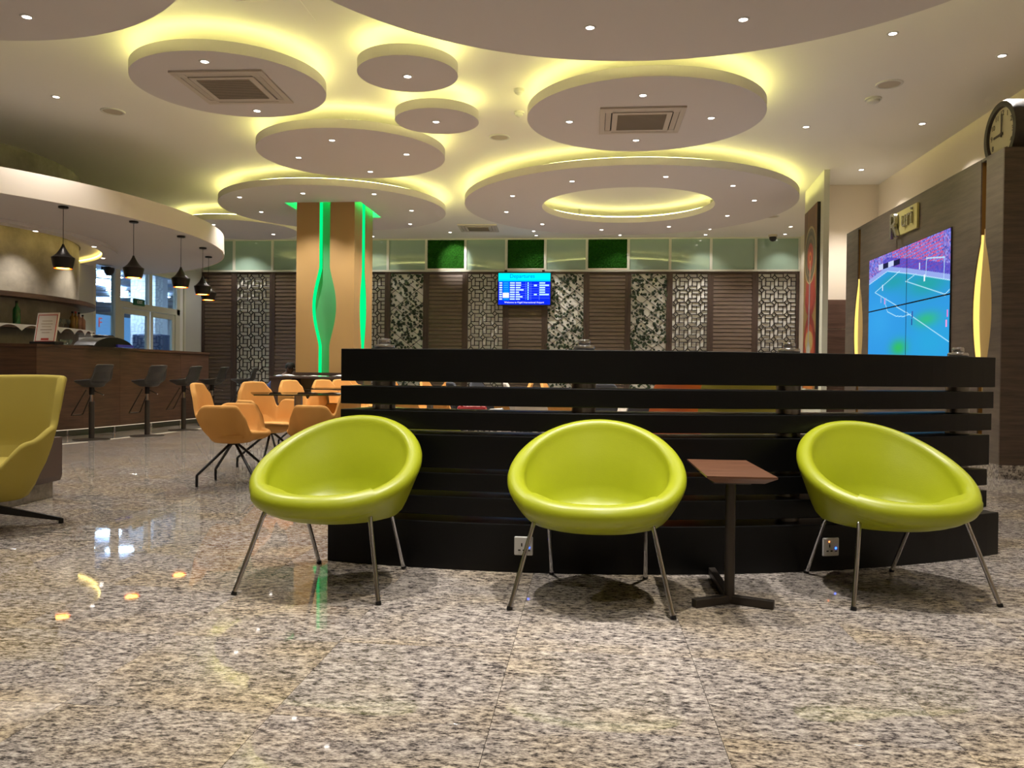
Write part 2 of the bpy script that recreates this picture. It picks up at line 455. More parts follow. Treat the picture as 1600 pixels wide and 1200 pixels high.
for i, (x, y) in enumerate(((-11.2, 17.3), (-11.2, 19.2), (-12.2, 19.3), (-12.6, 21.0), (-13.9, 22.0), (-12.4, 22.6), (-14.6, 23.6), (-15.6, 25.2), (-14.2, 26.0), (-17.2, 27.2), (-16.4, 28.6), (-18.6, 30.6))):
    rowname = ('nearest', 'second nearest', 'third nearest', 'fourth nearest', 'fifth nearest', 'sixth nearest', 'seventh nearest', 'eighth nearest', 'ninth nearest', 'tenth nearest', 'farthest but one', 'farthest')[i]
    t = thing('corridor_lamp', 'oval cool white lamp in the corridor beyond the glass, %s' % rowname, 'lamp', (x, 14.875 + 1.8 * round((y - 14.875) / 1.8), 3.38), 0, 'oval corridor lamps')
    part('trim', MB().lathe([(.32, .0), (.35, .0), (.35, .02), (.32, .02)], 28), M_WHITE, t)
    part('diffuser', MB().lathe([(0, .01), (.32, .01)], 28), E_CORR, t)
m = MB(); m.box(-14.9, -14.8, 17.5, 26, 0, 2.62)
sg = part('sign_screen', m, emis('glowing blue screen', (120, 182, 255), 1.15)); tag(sg, 'pale blue screen wall with red letters beyond the left pane', 'screen')  # glow is put into the screen itself, no lamp behind it
for ch, yy in (('Y', 22.5), ('F', 23.3)): ob('letter', text_mesh(ch, .42, M_RED, .01), sg, (-14.79, yy, 2.36), (pi / 2, 0, pi / 2))
nv = thing('kiosk_cabinet', 'navy blue kiosk cabinet standing in the corridor behind the glass doors', 'cabinet', (-10.5, 18.65, 0))
part('body', MB().box(-.35, .35, -.3, .3, 0, 1.8), M_NAVY, nv, .04)
part('plate', MB().box(-.05, .05, -.306, -.301, 1.64, 1.70), M_PLASTIC, nv)
dome = lambda p, z: part('dome', MB().lathe([(.1, z), (.1, z - .05), (.085, z - .1), (.05, z - .15), (0, z - .165)], 20), M_BLKMET, p, smooth=True)
c1 = thing('security_camera', 'black dome security camera by the top of the left glass pane', 'camera', (-9.5, 15.25, 2.86))
dome(c1, .1); part('bracket', MB().box(-.15, .02, -.03, .03, .06, .12), M_BLKMET, c1)

# ---- media wall
XW, Y0, Y1, ZW = 3.85, 8.03, 12.70, 3.115
DEP = .08
mw = struct('wall_media', MB().box(XW + DEP + .02, 4.81, Y0, Y1, 0, 2.95), M_DARK)
zs = [0.13 + (ZW - .13) * k / 72 for k in range(73)]
def lens_w(z, zlo=.8, zhi=2.42, wmax=.2, ws=.055):
    t = (z - zlo) / (zhi - zlo)
    return max(ws, wmax * sin(pi * t) ** .9) if 0 < t < 1 else ws
def clad(name, ya, yb, ca, cb, parent):
    """front cladding between two edges; an edge is a constant or follows a light slot centred on ca / cb"""
    P = []
    for z in zs:
        a = ya if ca is None else ca + lens_w(z); b = yb if cb is None else cb - lens_w(z)
        P.append([(XW + DEP, a, z), (XW, a, z), (XW, b, z), (XW + DEP, b, z)])
    return part(name, MB().grid(P), M_TVW, parent)
S1, S2 = 8.42, 12.12
clad('panel', Y0 + .004, 0, None, S1, mw); clad('panel', 0, 0, S1, S2, mw); clad('panel', 0, Y1, S2, None, mw)
part('top_cap', MB().box(XW + .003, XW + DEP + .02, Y0, Y1, ZW - .03, ZW), M_TVW, mw)
for c in (S1, S2):
    P = []; Q = []; mi = []
    for z in zs:
        wv = lens_w(z) - .003
        P.append([(XW + DEP, c - wv, z), (XW + .012, c - wv, z)]); Q.append([(XW + .012, c + wv, z), (XW + DEP, c + wv, z)])
    lb = MB()
    for i in range(len(zs) - 1):
        lit = .86 < zs[i] < 2.34
        for G in (P, Q):
            lb.add([G[i][0], G[i][1], G[i + 1][1], G[i + 1][0]], [(0, 1, 2, 3)], 1 if lit and G is Q else 0)
    part('slot_lining', lb, [mat('dull gold', (120, 84, 30), .5), E_AMBER], mw, label='amber lit lining of a leaf-shaped light slot')
    Pl = []
    for k in range(41):
        tt = k / 40; z = .8 + (2.42 - .8) * tt; wl = .19 * sin(pi * tt) ** .9 + .001
        Pl.append([(XW + .014 + .05 * (q / 4) ** 2, c + wl * q / 4 - .01 * sin(pi * tt), z) for q in range(-4, 5)])
    part('leaf_plate', MB().grid(Pl), mat('pale tan board', (192, 164, 106), .6), mw, smooth=True)
    part('slot_back', MB().box(XW + DEP - .004, XW + DEP, c - .24, c + .24, .13, ZW - .03), mat('slot board', (120, 96, 50), .6), mw)
m = MB(); m.box(XW, 4.81, Y0 - .012, Y0, .13, ZW); part('end_panel', m, M_WOOD, mw)
m = MB(); m.box(XW - .006, XW + DEP, Y0 - .006, Y1, 0, .13); m.box(XW - .006, 4.81, Y0 - .018, Y0, 0, .13)
part('skirting', m, G_FLOOR, mw)

# ---- light column
cx0, cx1, cy0, cy1 = -5.147, -4.109, 13.836, 15.02
colm = struct('column', MB().box(cx0 + .2, cx1 - .2, cy0 + .2, cy1 - .02, 0, ZC), M_DARK)
czs = [4.10 * k / 90 for k in range(91)]
def cw(z):
    t = (z - 1.40) / (2.78 - 1.40)
    return .095 + .12 * sin(pi * t) ** 1.2 if 0 < t < 1 else .095
def cgrid(P, Q, zsel): return [[P(z), Q(z)] for z in zsel]
cs = -4.64; sy = 14.42
lo = [z for z in czs if z <= .93]; hi = [z for z in czs if z >= .9]
M_OLB = mat('olive brown cladding', (104, 84, 50), .5)
for sel, mm, nm in ((lo, M_OLB, 'base_cladding'), (hi, M_TAN, 'cladding')):
    mb = MB()
    # front face (y = cy0), left and right of the slot; right face (x = cx1), both sides of its slot; left face and back
    mb.grid(cgrid(lambda z: (cx0, cy0, z), lambda z: (cs - cw(z), cy0, z), sel)); mb.grid(cgrid(lambda z: (cs + cw(z), cy0, z), lambda z: (cx1, cy0, z), sel))
    mb.grid(cgrid(lambda z: (cx1, cy0, z), lambda z: (cx1, sy - cw(z), z), sel)); mb.grid(cgrid(lambda z: (cx1, sy + cw(z), z), lambda z: (cx1, cy1, z), sel))
    mb.grid(cgrid(lambda z: (cx0, cy1, z), lambda z: (cx0, cy0, z), sel)); mb.grid(cgrid(lambda z: (cx1, cy1, z), lambda z: (cx0, cy1, z), sel))
    part(nm, mb, mm, colm)
part('ledge_trim', MB().box(cx0 - .02, cx1 + .02, cy0 - .03, cy0 - .002, .88, .93), M_SLATF, colm)
d = .17
mb = MB()
mb.grid(cgrid(lambda z: (cs - cw(z), cy0 + .004, z), lambda z: (cs - cw(z), cy0 + d, z), czs)); mb.grid(cgrid(lambda z: (cs + cw(z), cy0 + d, z), lambda z: (cs + cw(z), cy0 + .004, z), czs))
mb.grid(cgrid(lambda z: (cx1 - .004, sy - cw(z), z), lambda z: (cx1 - d, sy - cw(z), z), czs)); mb.grid(cgrid(lambda z: (cx1 - d, sy + cw(z), z), lambda z: (cx1 - .004, sy + cw(z), z), czs))
part('slot_lining', mb, E_GREEN, colm, label='green lit lining of the spindle-shaped light slots')
mb = MB(); mb.box(cs - .24, cs + .24, cy0 + d, cy0 + d + .01, 0, 4.1); mb.box(cx1 - d - .01, cx1 - d, sy - .24, sy + .24, 0, 4.1)
part('slot_back', mb, mat('green glow slot board', (84, 146, 100), .6), colm)  # green glow and its dimness are put into the board colour

# ================================================================== CEILING PANELS
def panel(label, cx, cy, R, hole=None, led=True):
    t = thing('ceiling_panel', label, 'ceiling panel', (cx, cy, ZD))
    n = 96; h = ZT - ZD
    ang = [2 * pi * k / n for k in range(n)]
    if hole is None:
        part('board', MB().prism([(R * cos(a), R * sin(a)) for a in ang], 0, h), M_DISC, t)
    else:
        hx, hy, kind, a1, a2 = hole; mb = MB(); P = []
        if kind == 'box':
            ang = sorted(set(ang + [atan2(sy_ * a2, sx_ * a1) % (2 * pi) for sx_ in (1, -1) for sy_ in (1, -1)]))
        for a in ang:
            c, s = cos(a), sin(a)
            b = hx * c + hy * s; ro = -b + sqrt(b * b - (hx * hx + hy * hy) + R * R)
            ri = a1 if kind == 'round' else min(a1 / max(abs(c), 1e-6), a2 / max(abs(s), 1e-6))
            i, o = (hx + ri * c, hy + ri * s), (hx + ro * c, hy + ro * s)
            P.append([(*i, 0), (*o, 0), (*o, h), (*i, h)])
        mb.grid(P, closed_u=True, closed_v=True); part('board', mb, M_DISC, t)
        if kind == 'round':
            q = [(hx + (a1 + .09) * cos(a), hy + (a1 + .09) * sin(a), h + .022) for a in ang]
            part('led_strip', MB().tube(q + q[:1], .011, 6, cap=False), E_LED, t, label='yellow light tape around the opening')
        else:
            q = [(hx + sx_ * (a1 - .03), hy + sy_ * (a2 - .03), h + .06) for sx_, sy_ in ((1, -1), (1, 1), (-1, 1), (-1, -1))]
            mb = MB()
            for k in (0, 1, 2): mb.tube([q[k], q[(k + 1) % 4]], .015, 6)
            mb.tube([q[3], q[0]], .015, 6)
            wl_ = MB()
            for x0_, x1_, y0_, y1_ in ((hx - a1 - .02, hx + a1 + .02, hy - a2 - .02, hy - a2), (hx - a1 - .02, hx + a1 + .02, hy + a2, hy + a2 + .02), (hx - a1 - .02, hx - a1, hy - a2, hy + a2), (hx + a1, hx + a1 + .02, hy - a2, hy + a2)):
                wl_.box(x0_, x1_, y0_, y1_, h - .001, ZC - ZD - .001)
            part('light_shield', wl_, M_DISC, t)  # added skirt that keeps the green light off the ceiling
            part('led_strip', mb, emis('green tape bright', (0, 255, 120), 26), t, label='green light tape around the column opening')
    if led:
        q = [((R - .08) * cos(2 * pi * k / n), (R - .08) * sin(2 * pi * k / n), h + .014) for k in range(n + 1)]
        part('led_strip', MB().tube(q, .011, 6, cap=False), E_LED, t, label='yellow light tape on the rim')
    hang = MB()
    for k in range(4):
        a = k * pi / 2 + .5; r = R * .12 if hole is None else (hole[3] + .3 if hole[2] == 'round' else R * .62)
        oy = .4 * R if hole is None else 0
        hang.box(r * cos(a) - .02, r * cos(a) + .02, oy + r * sin(a) - .02, oy + r * sin(a) + .02, h - .002, ZC - ZD + .001)
    part('hanger', hang, M_STEEL, t, kind='stuff')
    return t
panel('round hanging ceiling panel with an air conditioner, between ring and huge overhead panel', .599, 9.53, 1.357)
panel('ring-shaped hanging ceiling panel with a lit round opening', .63, 14.443, 2.863, (0, 0, 'round', 1.501, 0))
panel('round hanging ceiling panel with four downlights in front of the column panel', -3.276, 10.901, 1.268)
panel('small round hanging ceiling panel with one downlight, the farther of the two small ones', -1.829, 9.481, .494)
panel('small round hanging ceiling panel with one downlight, the nearer of the two small ones', -1.839, 7.978, .499)
panel('round hanging ceiling panel with an air conditioner, left of the small panels', -3.783, 8.222, .976)
panel('round hanging ceiling panel pierced by the green-lit column', -4.69, 14.556, 2.028, (-.0, -.02, 'box', .69, .70))
panel('huge round hanging ceiling panel overhead, at the top middle of the photo', .475, 4.731, 3.045)
panel('large round hanging ceiling panel cut off by the top left corner of the photo', -4.996, 4.584, 2.352)
panel('round hanging ceiling panel behind the bar canopy, partly hidden by the column panel', -7.393, 16.509, 1.207)

# ---- downlights
trim_me = MB().lathe([(.036, -.001), (.036, -.006), (.05, -.006), (.056, 0)], 20).mesh('trim', M_PLASTIC, True)
lens_me = MB().lathe([(0, -.003), (.036, -.003)], 20).mesh('lens', E_LENS)
def downlight(x, y, z, label, group, power=SPOT_W, size=110, aim=None):
    t = thing('downlight', label, 'downlight', (x, y, z), 0, group)
    ob('trim', trim_me, t); ob('lens', lens_me, t)
    if power: spot(t, (0, 0, -.03), power, size, (1, .935, .87), aim)
    return t
ORD = ['first', 'second', 'third', 'fourth', 'fifth', 'sixth', 'seventh', 'eighth', 'ninth', 'tenth', 'eleventh', 'twelfth', 'thirteenth', 'fourteenth', 'fifteenth', 'sixteenth']
def lights(place, pts, z, group, power=SPOT_W):
    q = sorted(pts, key=lambda p: project(p[0], p[1], z)[0])
    for k, p in enumerate(q):
        if len(q) == 1: lab = 'small recessed downlight, the only one in the %s' % place
        else: lab = 'recessed downlight in the %s, %s from the left' % (place, ORD[k])
        downlight(p[0], p[1], z, lab, group, p[2] if len(p) > 2 else power)
lights('round air conditioner panel by the ring', [(.53, 8.72), (-.27, 9.57), (1.36, 9.53), (.55, 10.37)], ZD, 'downlights of the panel by the ring')
lights('ring-shaped ceiling panel', [(-.3, 12.5), (1.1, 12.28), (-1.31, 13.47), (-1.55, 14.79), (-.96, 16.01), (2.19, 12.91), (2.73, 14.0), (2.5, 15.3), (1.54, 16.37), (.21, 16.68)], ZD, 'downlights of the ring panel')
lights('plain round panel before the column', [(-3.32, 10.15), (-4.05, 10.94), (-2.51, 10.86), (-3.26, 11.76)], ZD, 'downlights of the plain round panel')
lights('nearer small round panel', [(-1.85, 8.02)], ZD, 'downlights of the small panels')
lights('farther small round panel', [(-1.84, 9.48)], ZD, 'downlights of the small panels')
lights('left air conditioner panel', [(-3.72, 7.51), (-3.81, 8.96)], ZD, 'downlights of the left air conditioner panel')
lights('panel around the green column', [(-4.78, 13.12), (-6.12, 14.61), (-3.6, 13.23), (-3.27, 14.6), (-3.59, 15.91), (-5.98, 13.36)], ZD, 'downlights of the column panel')
lights('panel behind the bar canopy', [(-7.64, 15.84), (-6.84, 16.99)], ZD, 'downlights of the panel behind the bar')
# the huge panel overhead: two lamps in view, some above the lime chairs, the rest unseen and added
for k, (x, y, pw, lab) in enumerate(((-.03, 7.0, 70, 'the left of the two in view'), (1.24, 6.93, 70, 'the right of the two in view'), (-1.2, 3.5, 380, 'outside the photo, above the left lime chair'), (.1, 3.4, 380, 'outside the photo, above the middle lime chair'),
                                  (1.3, 3.65, 380, 'outside the photo, above the right lime chair'), (2.7, 4.3, 60, 'an unseen added one by its right edge'), (-1.9, 5.2, 40, 'an unseen added one by its left edge'), (.5, 2.0, 90, 'an unseen added one nearest the camera'))):
    downlight(x, y, ZD, 'recessed downlight in the huge overhead panel, ' + lab, 'downlights of the huge overhead panel', pw, 64 if pw > 300 else 110)
downlight(-4.77, 6.46, ZD, 'recessed downlight in the panel at the top left corner', 'downlights of the corner panel')
for x, y, w_ in ((-3.3, 4.6, 'right'), (-5.0, 2.9, 'near'), (-6.6, 4.9, 'left')):  # unseen lamps added, the right one boosted to brighten the mustard chair
    downlight(x, y, ZD, 'recessed downlight added unseen in the corner panel, %s one' % w_, 'downlights of the corner panel', 260 if w_ == 'right' else 138)
lights('white main ceiling', [(-6.4, 9.18), (2.82, 8.01), (4.1, 8.63, 220), (2.77, 10.9), (4.2, 10.85, 220), (4.2, 13.18, 220), (-5.19, 19.0, 26), (-8.47, 18.9, 70), (-6.6, 18.9, 50), (-1.3, 18.42), (-1.28, 19.0, 26), (.67, 19.0, 26), (2.61, 18.3), (2.62, 19.0, 26), (4.3, 18.06), (4.4, 19.0, 26)], ZC, 'downlights of the main ceiling')
downlight(-3.24, 18.52, ZC, 'recessed downlight shining on the moss panel left of the departures screen', 'downlights of the main ceiling', 110, 50, (-.02, .9, -.5))
for k, (x, y) in enumerate(((3.6, 5.6), (3.6, 2.6), (3.6, 0), (-2.6, 1.6), (-6.6, 1.2), (.5, .6), (-1.2, -1.8), (2.4, -1.8), (-6.8, 6.9))):  # unseen lamps added to brighten the foreground and fill the room
    downlight(x, y, ZC, 'recessed downlight added unseen to the main ceiling, %s of nine' % ORD[k], 'added unseen downlights', 150 if k == 5 else 60)

# ---- air conditioners, speakers, detectors
def aircon(x, y, z, rz, label, s=.95):
    t = thing('air_conditioner', label, 'air conditioner', (x, y, z), rz, 'ceiling air conditioners')
    h = s / 2; f = MB()
    for k in range(4):
        xf = Matrix.Rotation(k * pi / 2, 4, 'Z')
        f.box(-h, h - .06, -h, -h + .06, -.022, 0, xf=xf)
        f.box(-h + .06, -h + .14, -h + .06, -h + .14, -.022, 0, xf=xf)
    f.box(-h + .14, h - .14, -h + .14, h - .14, -.026, 0)
    part('frame', f, mat('air conditioner plastic', (200, 190, 178), .5), t, .003)
    part('slit_shade', MB().box(-h + .05, h - .05, -h + .05, h - .05, -.004, -.001), M_DARK, t)  # flat dark plate painted as the shade inside the louver slits
    for k in range(4):
        part('louver', MB().box(-h + .13, h - .13, -h + .066, -h + .126, -.018, -.012, xf=Matrix.Rotation(k * pi / 2, 4, 'Z')), mat('louver plastic', (190, 180, 168), .5), t)
    g = h - .2; gr = part('grille', MB().box(-g, g, -g, g, -.032, -.025), M_GRILLE, t)
    mb = MB()
    for k in range(22):
        q = -g + .01 + (2 * g - .02) * k / 21
        mb.box(-g, g, q - .003, q + .003, -.036, -.031); 
    part('grille_bar', mb, mat('dark grille', (124, 114, 102), .6), gr, kind='stuff')
    return t
aircon(.56, 9.56, ZD, 0, 'square ceiling air conditioner in the round panel by the ring')
aircon(-3.74, 8.2, ZD, .03, 'square ceiling air conditioner in the left round panel')
aircon(-2.5, 17.97, ZC, .05, 'square ceiling air conditioner near the back wall, left of the ring panel', .86)
for i, (x, y, lab) in enumerate(((-6.03, 9.74, 'round ceiling speaker left of the air conditioner panels, above the bar stools'), (-1.27, 11.12, 'round ceiling speaker between the two air conditioner panels'),
                    (3.27, 9.37, 'round ceiling speaker on the right, beside the smoke detector'), (3.65, 16.89, 'round ceiling speaker behind the right side of the ring panel'))):
    t = thing('ceiling_speaker', lab, 'speaker', (x, y, ZC), 0, 'ceiling speakers')
    part('rim', MB().lathe([(.118, 0), (.118, -.012), (.14, -.012), (.146, 0)], 28), M_PLASTIC, t, smooth=True)
    part('grille', MB().lathe([(0, -.008), (.118, -.007)], 28), M_GRILLE, t)
for x, y, lab in ((3.26, 9.85, 'white smoke detector on the ceiling beside the right round speaker'), (-.84, 9.29, 'white ceiling sensor left of the air conditioner panel, the nearer one'), (-.91, 10.08, 'white ceiling sensor left of the air conditioner panel, the farther one')):
    s = 1.25 if x > 0 else .85
    t = thing('smoke_detector', lab, 'smoke detector', (x, y, ZC))
    part('base', MB().lathe([(.075 * s, 0), (.075 * s, -.02), (.06 * s, -.022)], 24), M_PLASTIC, t, smooth=True)
    part('head', MB().lathe([(.06 * s, -.02), (.055 * s, -.045), (.03 * s, -.06), (0, -.062)], 24), M_PLASTIC, t, smooth=True)
c2 = thing('security_camera', 'dark dome security camera under the ceiling at the right end of the back wall', 'camera', (4.15, 19.09, ZC))
part('base', MB().lathe([(.1, 0), (.1, -.04), (.08, -.05)], 20), M_GRILLE, c2, smooth=True)
part('dome', MB().lathe([(.085, -.045), (.08, -.1), (.05, -.14), (0, -.155)], 20), M_BLKMET, c2, smooth=True)
m = MB(); m.box(-3.14, -2.57, 6.92, 7.36, ZC - .004, ZC + .001); ht = part('access_hatch', m, M_CEIL, None, .001); tag(ht, 'square flush access hatch in the ceiling at the top of the photo', 'hatch')

# ================================================================== BACK WALL BAYS
YB = 19.45
XS = [-9.64, -8.81, -7.825, -6.85, -5.9, -4.92, -3.97, -3.01, -2.02, -1.083, -.092, .889, 1.861, 2.809, 3.836, 4.83]
KIND = 'wfwwftwfwtwtfwf'
LAB = {0: 'dark slatted wood wall panel in the left corner behind the pendant lamps', 1: 'dark fretwork wall panel over pale backing, left of the green column',
       2: 'dark slatted wood wall panel just left of the green column', 3: 'dark slatted wood wall panel hidden behind the green column', 4: 'dark fretwork wall panel partly hidden by the right side of the column',
       5: 'ivy trellis wall panel first right of the column', 6: 'slatted wood wall panel lit by a spotlight, under the leftmost moss square', 7: 'fretwork wall panel just left of the departures screen',
       8: 'slatted wood wall panel behind the departures screen', 9: 'ivy trellis wall panel just right of the departures screen', 10: 'slatted wood wall panel between the two ivy trellises on the right',
       11: 'ivy trellis wall panel farthest right', 12: 'fretwork wall panel just right of the rightmost ivy trellis', 13: 'slatted wood wall panel between the two rightmost fretwork panels', 14: 'fretwork wall panel in the right corner beside the painting'}
ZR = 3.40
slat_cache = {}
def fret(mb, x0, x1, z0, z1, y0, y1):
    a = .287; b = .0085; dd = .20 * a; hs = .19 * a
    def bar(p, q):
        # clip to rectangle (Liang-Barsky), then a thin box along the segment
        (px, pz), (qx, qz) = p, q; t0, t1 = 0., 1.; dx, dz = qx - px, qz - pz
        for pp, qq in ((-dx, px - x0), (dx, x1 - px), (-dz, pz - z0), (dz, z1 - pz)):
            if abs(pp) < 1e-9:
                if qq < 0: return
            else:
                r = qq / pp
                if pp < 0: t0 = max(t0, r)
                else: t1 = min(t1, r)
        if t0 >= t1: return
        px, pz, qx, qz = px + t0 * dx, pz + t0 * dz, px + t1 * dx, pz + t1 * dz
        l = sqrt((qx - px) ** 2 + (qz - pz) ** 2); an = atan2(qz - pz, qx - px)
        mb.box(-b * .6, l + b * .6, y0, y1, -b, b, xf=Matrix.Translation((px, 0, pz)) @ Matrix.Rotation(-an, 4, 'Y'))
    nx = int((x1 - x0) / a) + 2; nz = int((z1 - z0) / a) + 2
    ox = x0 + .09
    for i in range(-1, nx):
        for j in range(-1, nz):
            cx, cz = ox + i * a, z1 - .1 - j * a
            D = [(cx + dd, cz), (cx, cz + dd), (cx - dd, cz), (cx, cz - dd)]
            for k in range(4): bar(D[k], D[(k + 1) % 4])
            bar((cx + dd, cz), (cx + a - dd, cz)); bar((cx, cz - dd), (cx, cz - a + dd))
            sx, sz = cx + a / 2, cz - a / 2
            e = a / 2 - .06 * a
            bar((sx - hs, sz + hs), (sx + e, sz + hs)); bar((sx + hs, sz + hs), (sx + hs, sz - e)); bar((sx + hs, sz - hs), (sx - e, sz - hs)); bar((sx - hs, sz - hs), (sx - hs, sz + e))
for i, k in enumerate(KIND):
    x0, x1 = XS[i], XS[i + 1]; wd = x1 - x0
    nm = {'w': 'slat_cladding', 'f': 'fretwork_screen', 't': 'ivy_trellis'}[k]
    t = thing(nm, LAB[i], 'wall panel', (x0, YB, 0), 0, {'w': 'slatted wood wall panels', 'f': 'fretwork wall panels', 't': 'ivy trellis wall panels'}[k])
    f = MB(); f.box(0, .07, -.06, -.002, 0, ZR); f.box(wd - .07, wd, -.06, -.002, 0, ZR); f.box(.07, wd - .07, -.06, -.002, ZR - .05, ZR); f.box(.07, wd - .07, -.06, -.002, 0, .15)
    part('frame', f, M_SLATF, t, .004)
    if k == 'w':
        n = 35; st = (ZR - .2) / n; key = round(wd, 3)
        sm = MB(); sm.add([(.07, -.05, 0), (wd - .07, -.05, 0), (wd - .07, -.002, 0), (.07, -.002, 0), (.07, -.036, st - .012), (wd - .07, -.036, st - .012), (wd - .07, -.002, st - .012), (.07, -.002, st - .012)],
                          [(3, 2, 1, 0), (4, 5, 6, 7), (0, 1, 5, 4), (1, 2, 6, 5), (2, 3, 7, 6), (3, 0, 4, 7)])
        sme = fix(sm.mesh('slat', M_SLAT))
        for q in range(n): ob('slat', sme, t, (0, 0, .15 + q * st + .004))
    else:
        part('backing', MB().box(.06, wd - .06, -.012, -.004, .1, ZR - .04), M_BACKW, t)
        mb = MB()
        if k == 'f':
            fret(mb, .06, wd - .06, .14, ZR - .04, -.045, -.025); part('fretwork_sheet', mb, M_FRET, t)
        else:
            def seg(p, q, mb=mb):
                l = (Vector(q) - Vector(p)).length; an = atan2(q[1] - p[1], q[0] - p[0])
                mb.box(0, l, -.035, -.022, -.005, .005, xf=Matrix.Translation((p[0], 0, p[1])) @ Matrix.Rotation(-an, 4, 'Y'))
            w2 = wd - .12; hz = ZR - .19
            for sgn in (1, -1):
                c = -3.6
                while c < 4.4:
                    pts = []
                    for xx in (0, w2):
                        zz = c + sgn * xx * .8
                        pts.append((xx, zz))
                    (xa, za), (xb, zb) = pts; sl = (zb - za) / (xb - xa)
                    lo_, hi_ = 0, hz
                    def clipx(z): return xa + (z - za) / sl
                    xs_ = sorted([min(max(clipx(lo_), 0), w2), min(max(clipx(hi_), 0), w2)])
                    if xs_[1] - xs_[0] > .02: seg((.06 + xs_[0], .15 + za + sl * (xs_[0] - xa)), (.06 + xs_[1], .15 + za + sl * (xs_[1] - xa)))
                    c += .21 if sgn == -1 else .42
            part('lattice', mb, M_FRET, t)
            rnd = random.Random(i); lf = MB()
            for q in range(560):
                u, v = rnd.uniform(.07, wd - .07), rnd.uniform(.2, ZR - .05)
                dens = .5 + .5 * sin(u * 9 + i) * sin(v * 4 + u * 3)
                if rnd.random() > .7 + .3 * dens: continue
                r = rnd.uniform(.022, .047); an = rnd.uniform(0, 6.28); yy = -.04 - rnd.random() * .04; tl = rnd.uniform(-.02, .02)
                pts = [(u + r * s_ * cos(an + th), yy + tl * cos(th), v + r * s_ * sin(an + th)) for th, s_ in ((0, 1.15), (.9, .85), (1.9, .9), (2.7, .6), (3.14, .3), (3.6, .6), (4.4, .9), (5.4, .85))]
                lf.add(pts + [(u, yy - .012, v)], [(a_, (a_ + 1) % 8, 8) for a_ in range(8)])
            part('ivy_leaves', lf, M_LEAF, t, kind='stuff')
# strip under the ceiling
m = MB(); m.box(-9.64, 4.83, YB - .09, YB - .001, ZR, ZR + .045); top = struct('window_2', m, M_FRAME)
for x in XS: part('mullion', MB().box(x - .03, x + .03, YB - .075, YB - .002, ZR + .045, ZC), M_FRAME, top)
MOSS = {6: 'square green moss panel lit by a spotlight, leftmost of the three', 8: 'square dark green moss panel above the departures screen', 10: 'square dark green moss panel, rightmost of the three'}
for i in range(15):
    x0, x1 = XS[i] + .03, XS[i + 1] - .03
    if i in MOSS:
        t = thing('moss_panel', MOSS[i], 'moss panel', (x0, YB, ZR + .045), 0, 'moss panels under the ceiling')
        nx, nz = 36, 26; rnd = random.Random(40 + i)
        P = [[(.002 + (x1 - x0 - .004) * a / nx, -.03 - rnd.random() * .025, .003 + (.745) * b / nz) for b in range(nz + 1)] for a in range(nx + 1)]
        part('moss', MB().grid(P), M_MOSS, t)
        part('board', MB().box(.002, x1 - x0 - .002, -.02, -.002, .002, .75), M_DARK, t)
        part('lip', MB().box(.0, x1 - x0, -.1, -.06, .001, .03), M_CREAM, t)
    else:
        part('pane', MB().box(x0, x1, YB - .04, YB - .03, ZR + .045, ZC - .03), M_FROST, top)
part('head_rail', MB().box(-9.64, 4.83, YB - .07, YB - .002, ZC - .03, ZC), M_FRAME, top)

# ================================================================== SLATTED DIVIDER
DC, DR = (-.293, 8.207), 4.422
rad = radians
dv = thing('slatted_divider', 'low curved divider of black horizontal slats with chrome posts behind the lime chairs', 'divider', (0, 0, 0))
def sect(name, r0, r1, a0, a1, z0, z1, m=M_BLACK):
    return part(name, MB().sector(DC, r0, r1, rad(a0), rad(a1), z0, z1, 36), m, dv, .004)
sect('base', DR - .44, DR, -12.9, 34.1, 0, .225)
for z0, z1, aR in ((.891, 1.05, 33.75), (.779, .868, 33.6), (.663, .752, 33.4), (.48, .64, 33.2), (.372, .458, 33.0), (.255, .345, 33.0)):
    sect('slat', DR - .30, DR - .015, -12.15, aR, z0, z1)
for a in (-9.9, 3.57, 17.4, 32.2):
    a = rad(a); p = (DC[0] + sin(a) * (DR - .15), DC[1] - cos(a) * (DR - .15))
    po = part('post', MB().lathe([(0, .22), (.028, .22), (.028, 1.05), (0, 1.05)], 20, p), M_CHROME, dv, smooth=True)
    cp_ = MB().lathe([(0, 1.05), (.048, 1.05), (.052, 1.056), (.052, 1.068), (.048, 1.074), (.027, 1.074), (.03, 1.078), (.03, 1.098), (.026, 1.104), (0, 1.104)], 28, p)
    part('cap', cp_, M_CHROME, po, smooth=True)
    for z0, z1 in ((.225, .255), (.345, .372), (.458, .48), (.64, .663), (.752, .779), (.868, .891)):
        part('spacer', MB().lathe([(.028, z0), (.058, z0), (.058, z1), (.028, z1)], 24, p), M_STEEL, po, smooth=True)
for a, z, lab in ((-.05, .127, 'white power socket with a blue light behind the leg of the middle lime chair'), (19.3, .116, 'white power socket with blue and orange lights beside the right lime chair')):
    a = rad(a); p = (DC[0] + sin(a) * DR, DC[1] - cos(a) * DR, z)
    t = thing('power_socket', lab, 'power socket', p, a, 'sockets in the divider base')
    part('plate', MB().box(-.044, .044, -.008, 0.004, -.044, .044), M_PLASTIC, t, .005)
    for x0, x1, z0, z1 in ((-.012, -.006, -.002, .014), (-.026, -.014, -.022, -.016), (-.004, .008, -.022, -.016), (.02, .032, -.023, -.018)):
        part('slot', MB().box(x0, x1, -.0088, -.007, z0, z1), M_DARK, t)
    part('indicator', MB().lathe([(0, .003), (.0045, .002), (.005, 0)], 12), E_BLUE, t, rot=(pi / 2, 0, 0), loc=(.025, -.008, -.006), label='glowing blue indicator')
    if a > .1: part('indicator', MB().lathe([(0, .003), (.003, .002), (.0035, 0)], 12), E_RED, t, rot=(pi / 2, 0, 0), loc=(-.012, -.008, .026), label='glowing orange indicator')

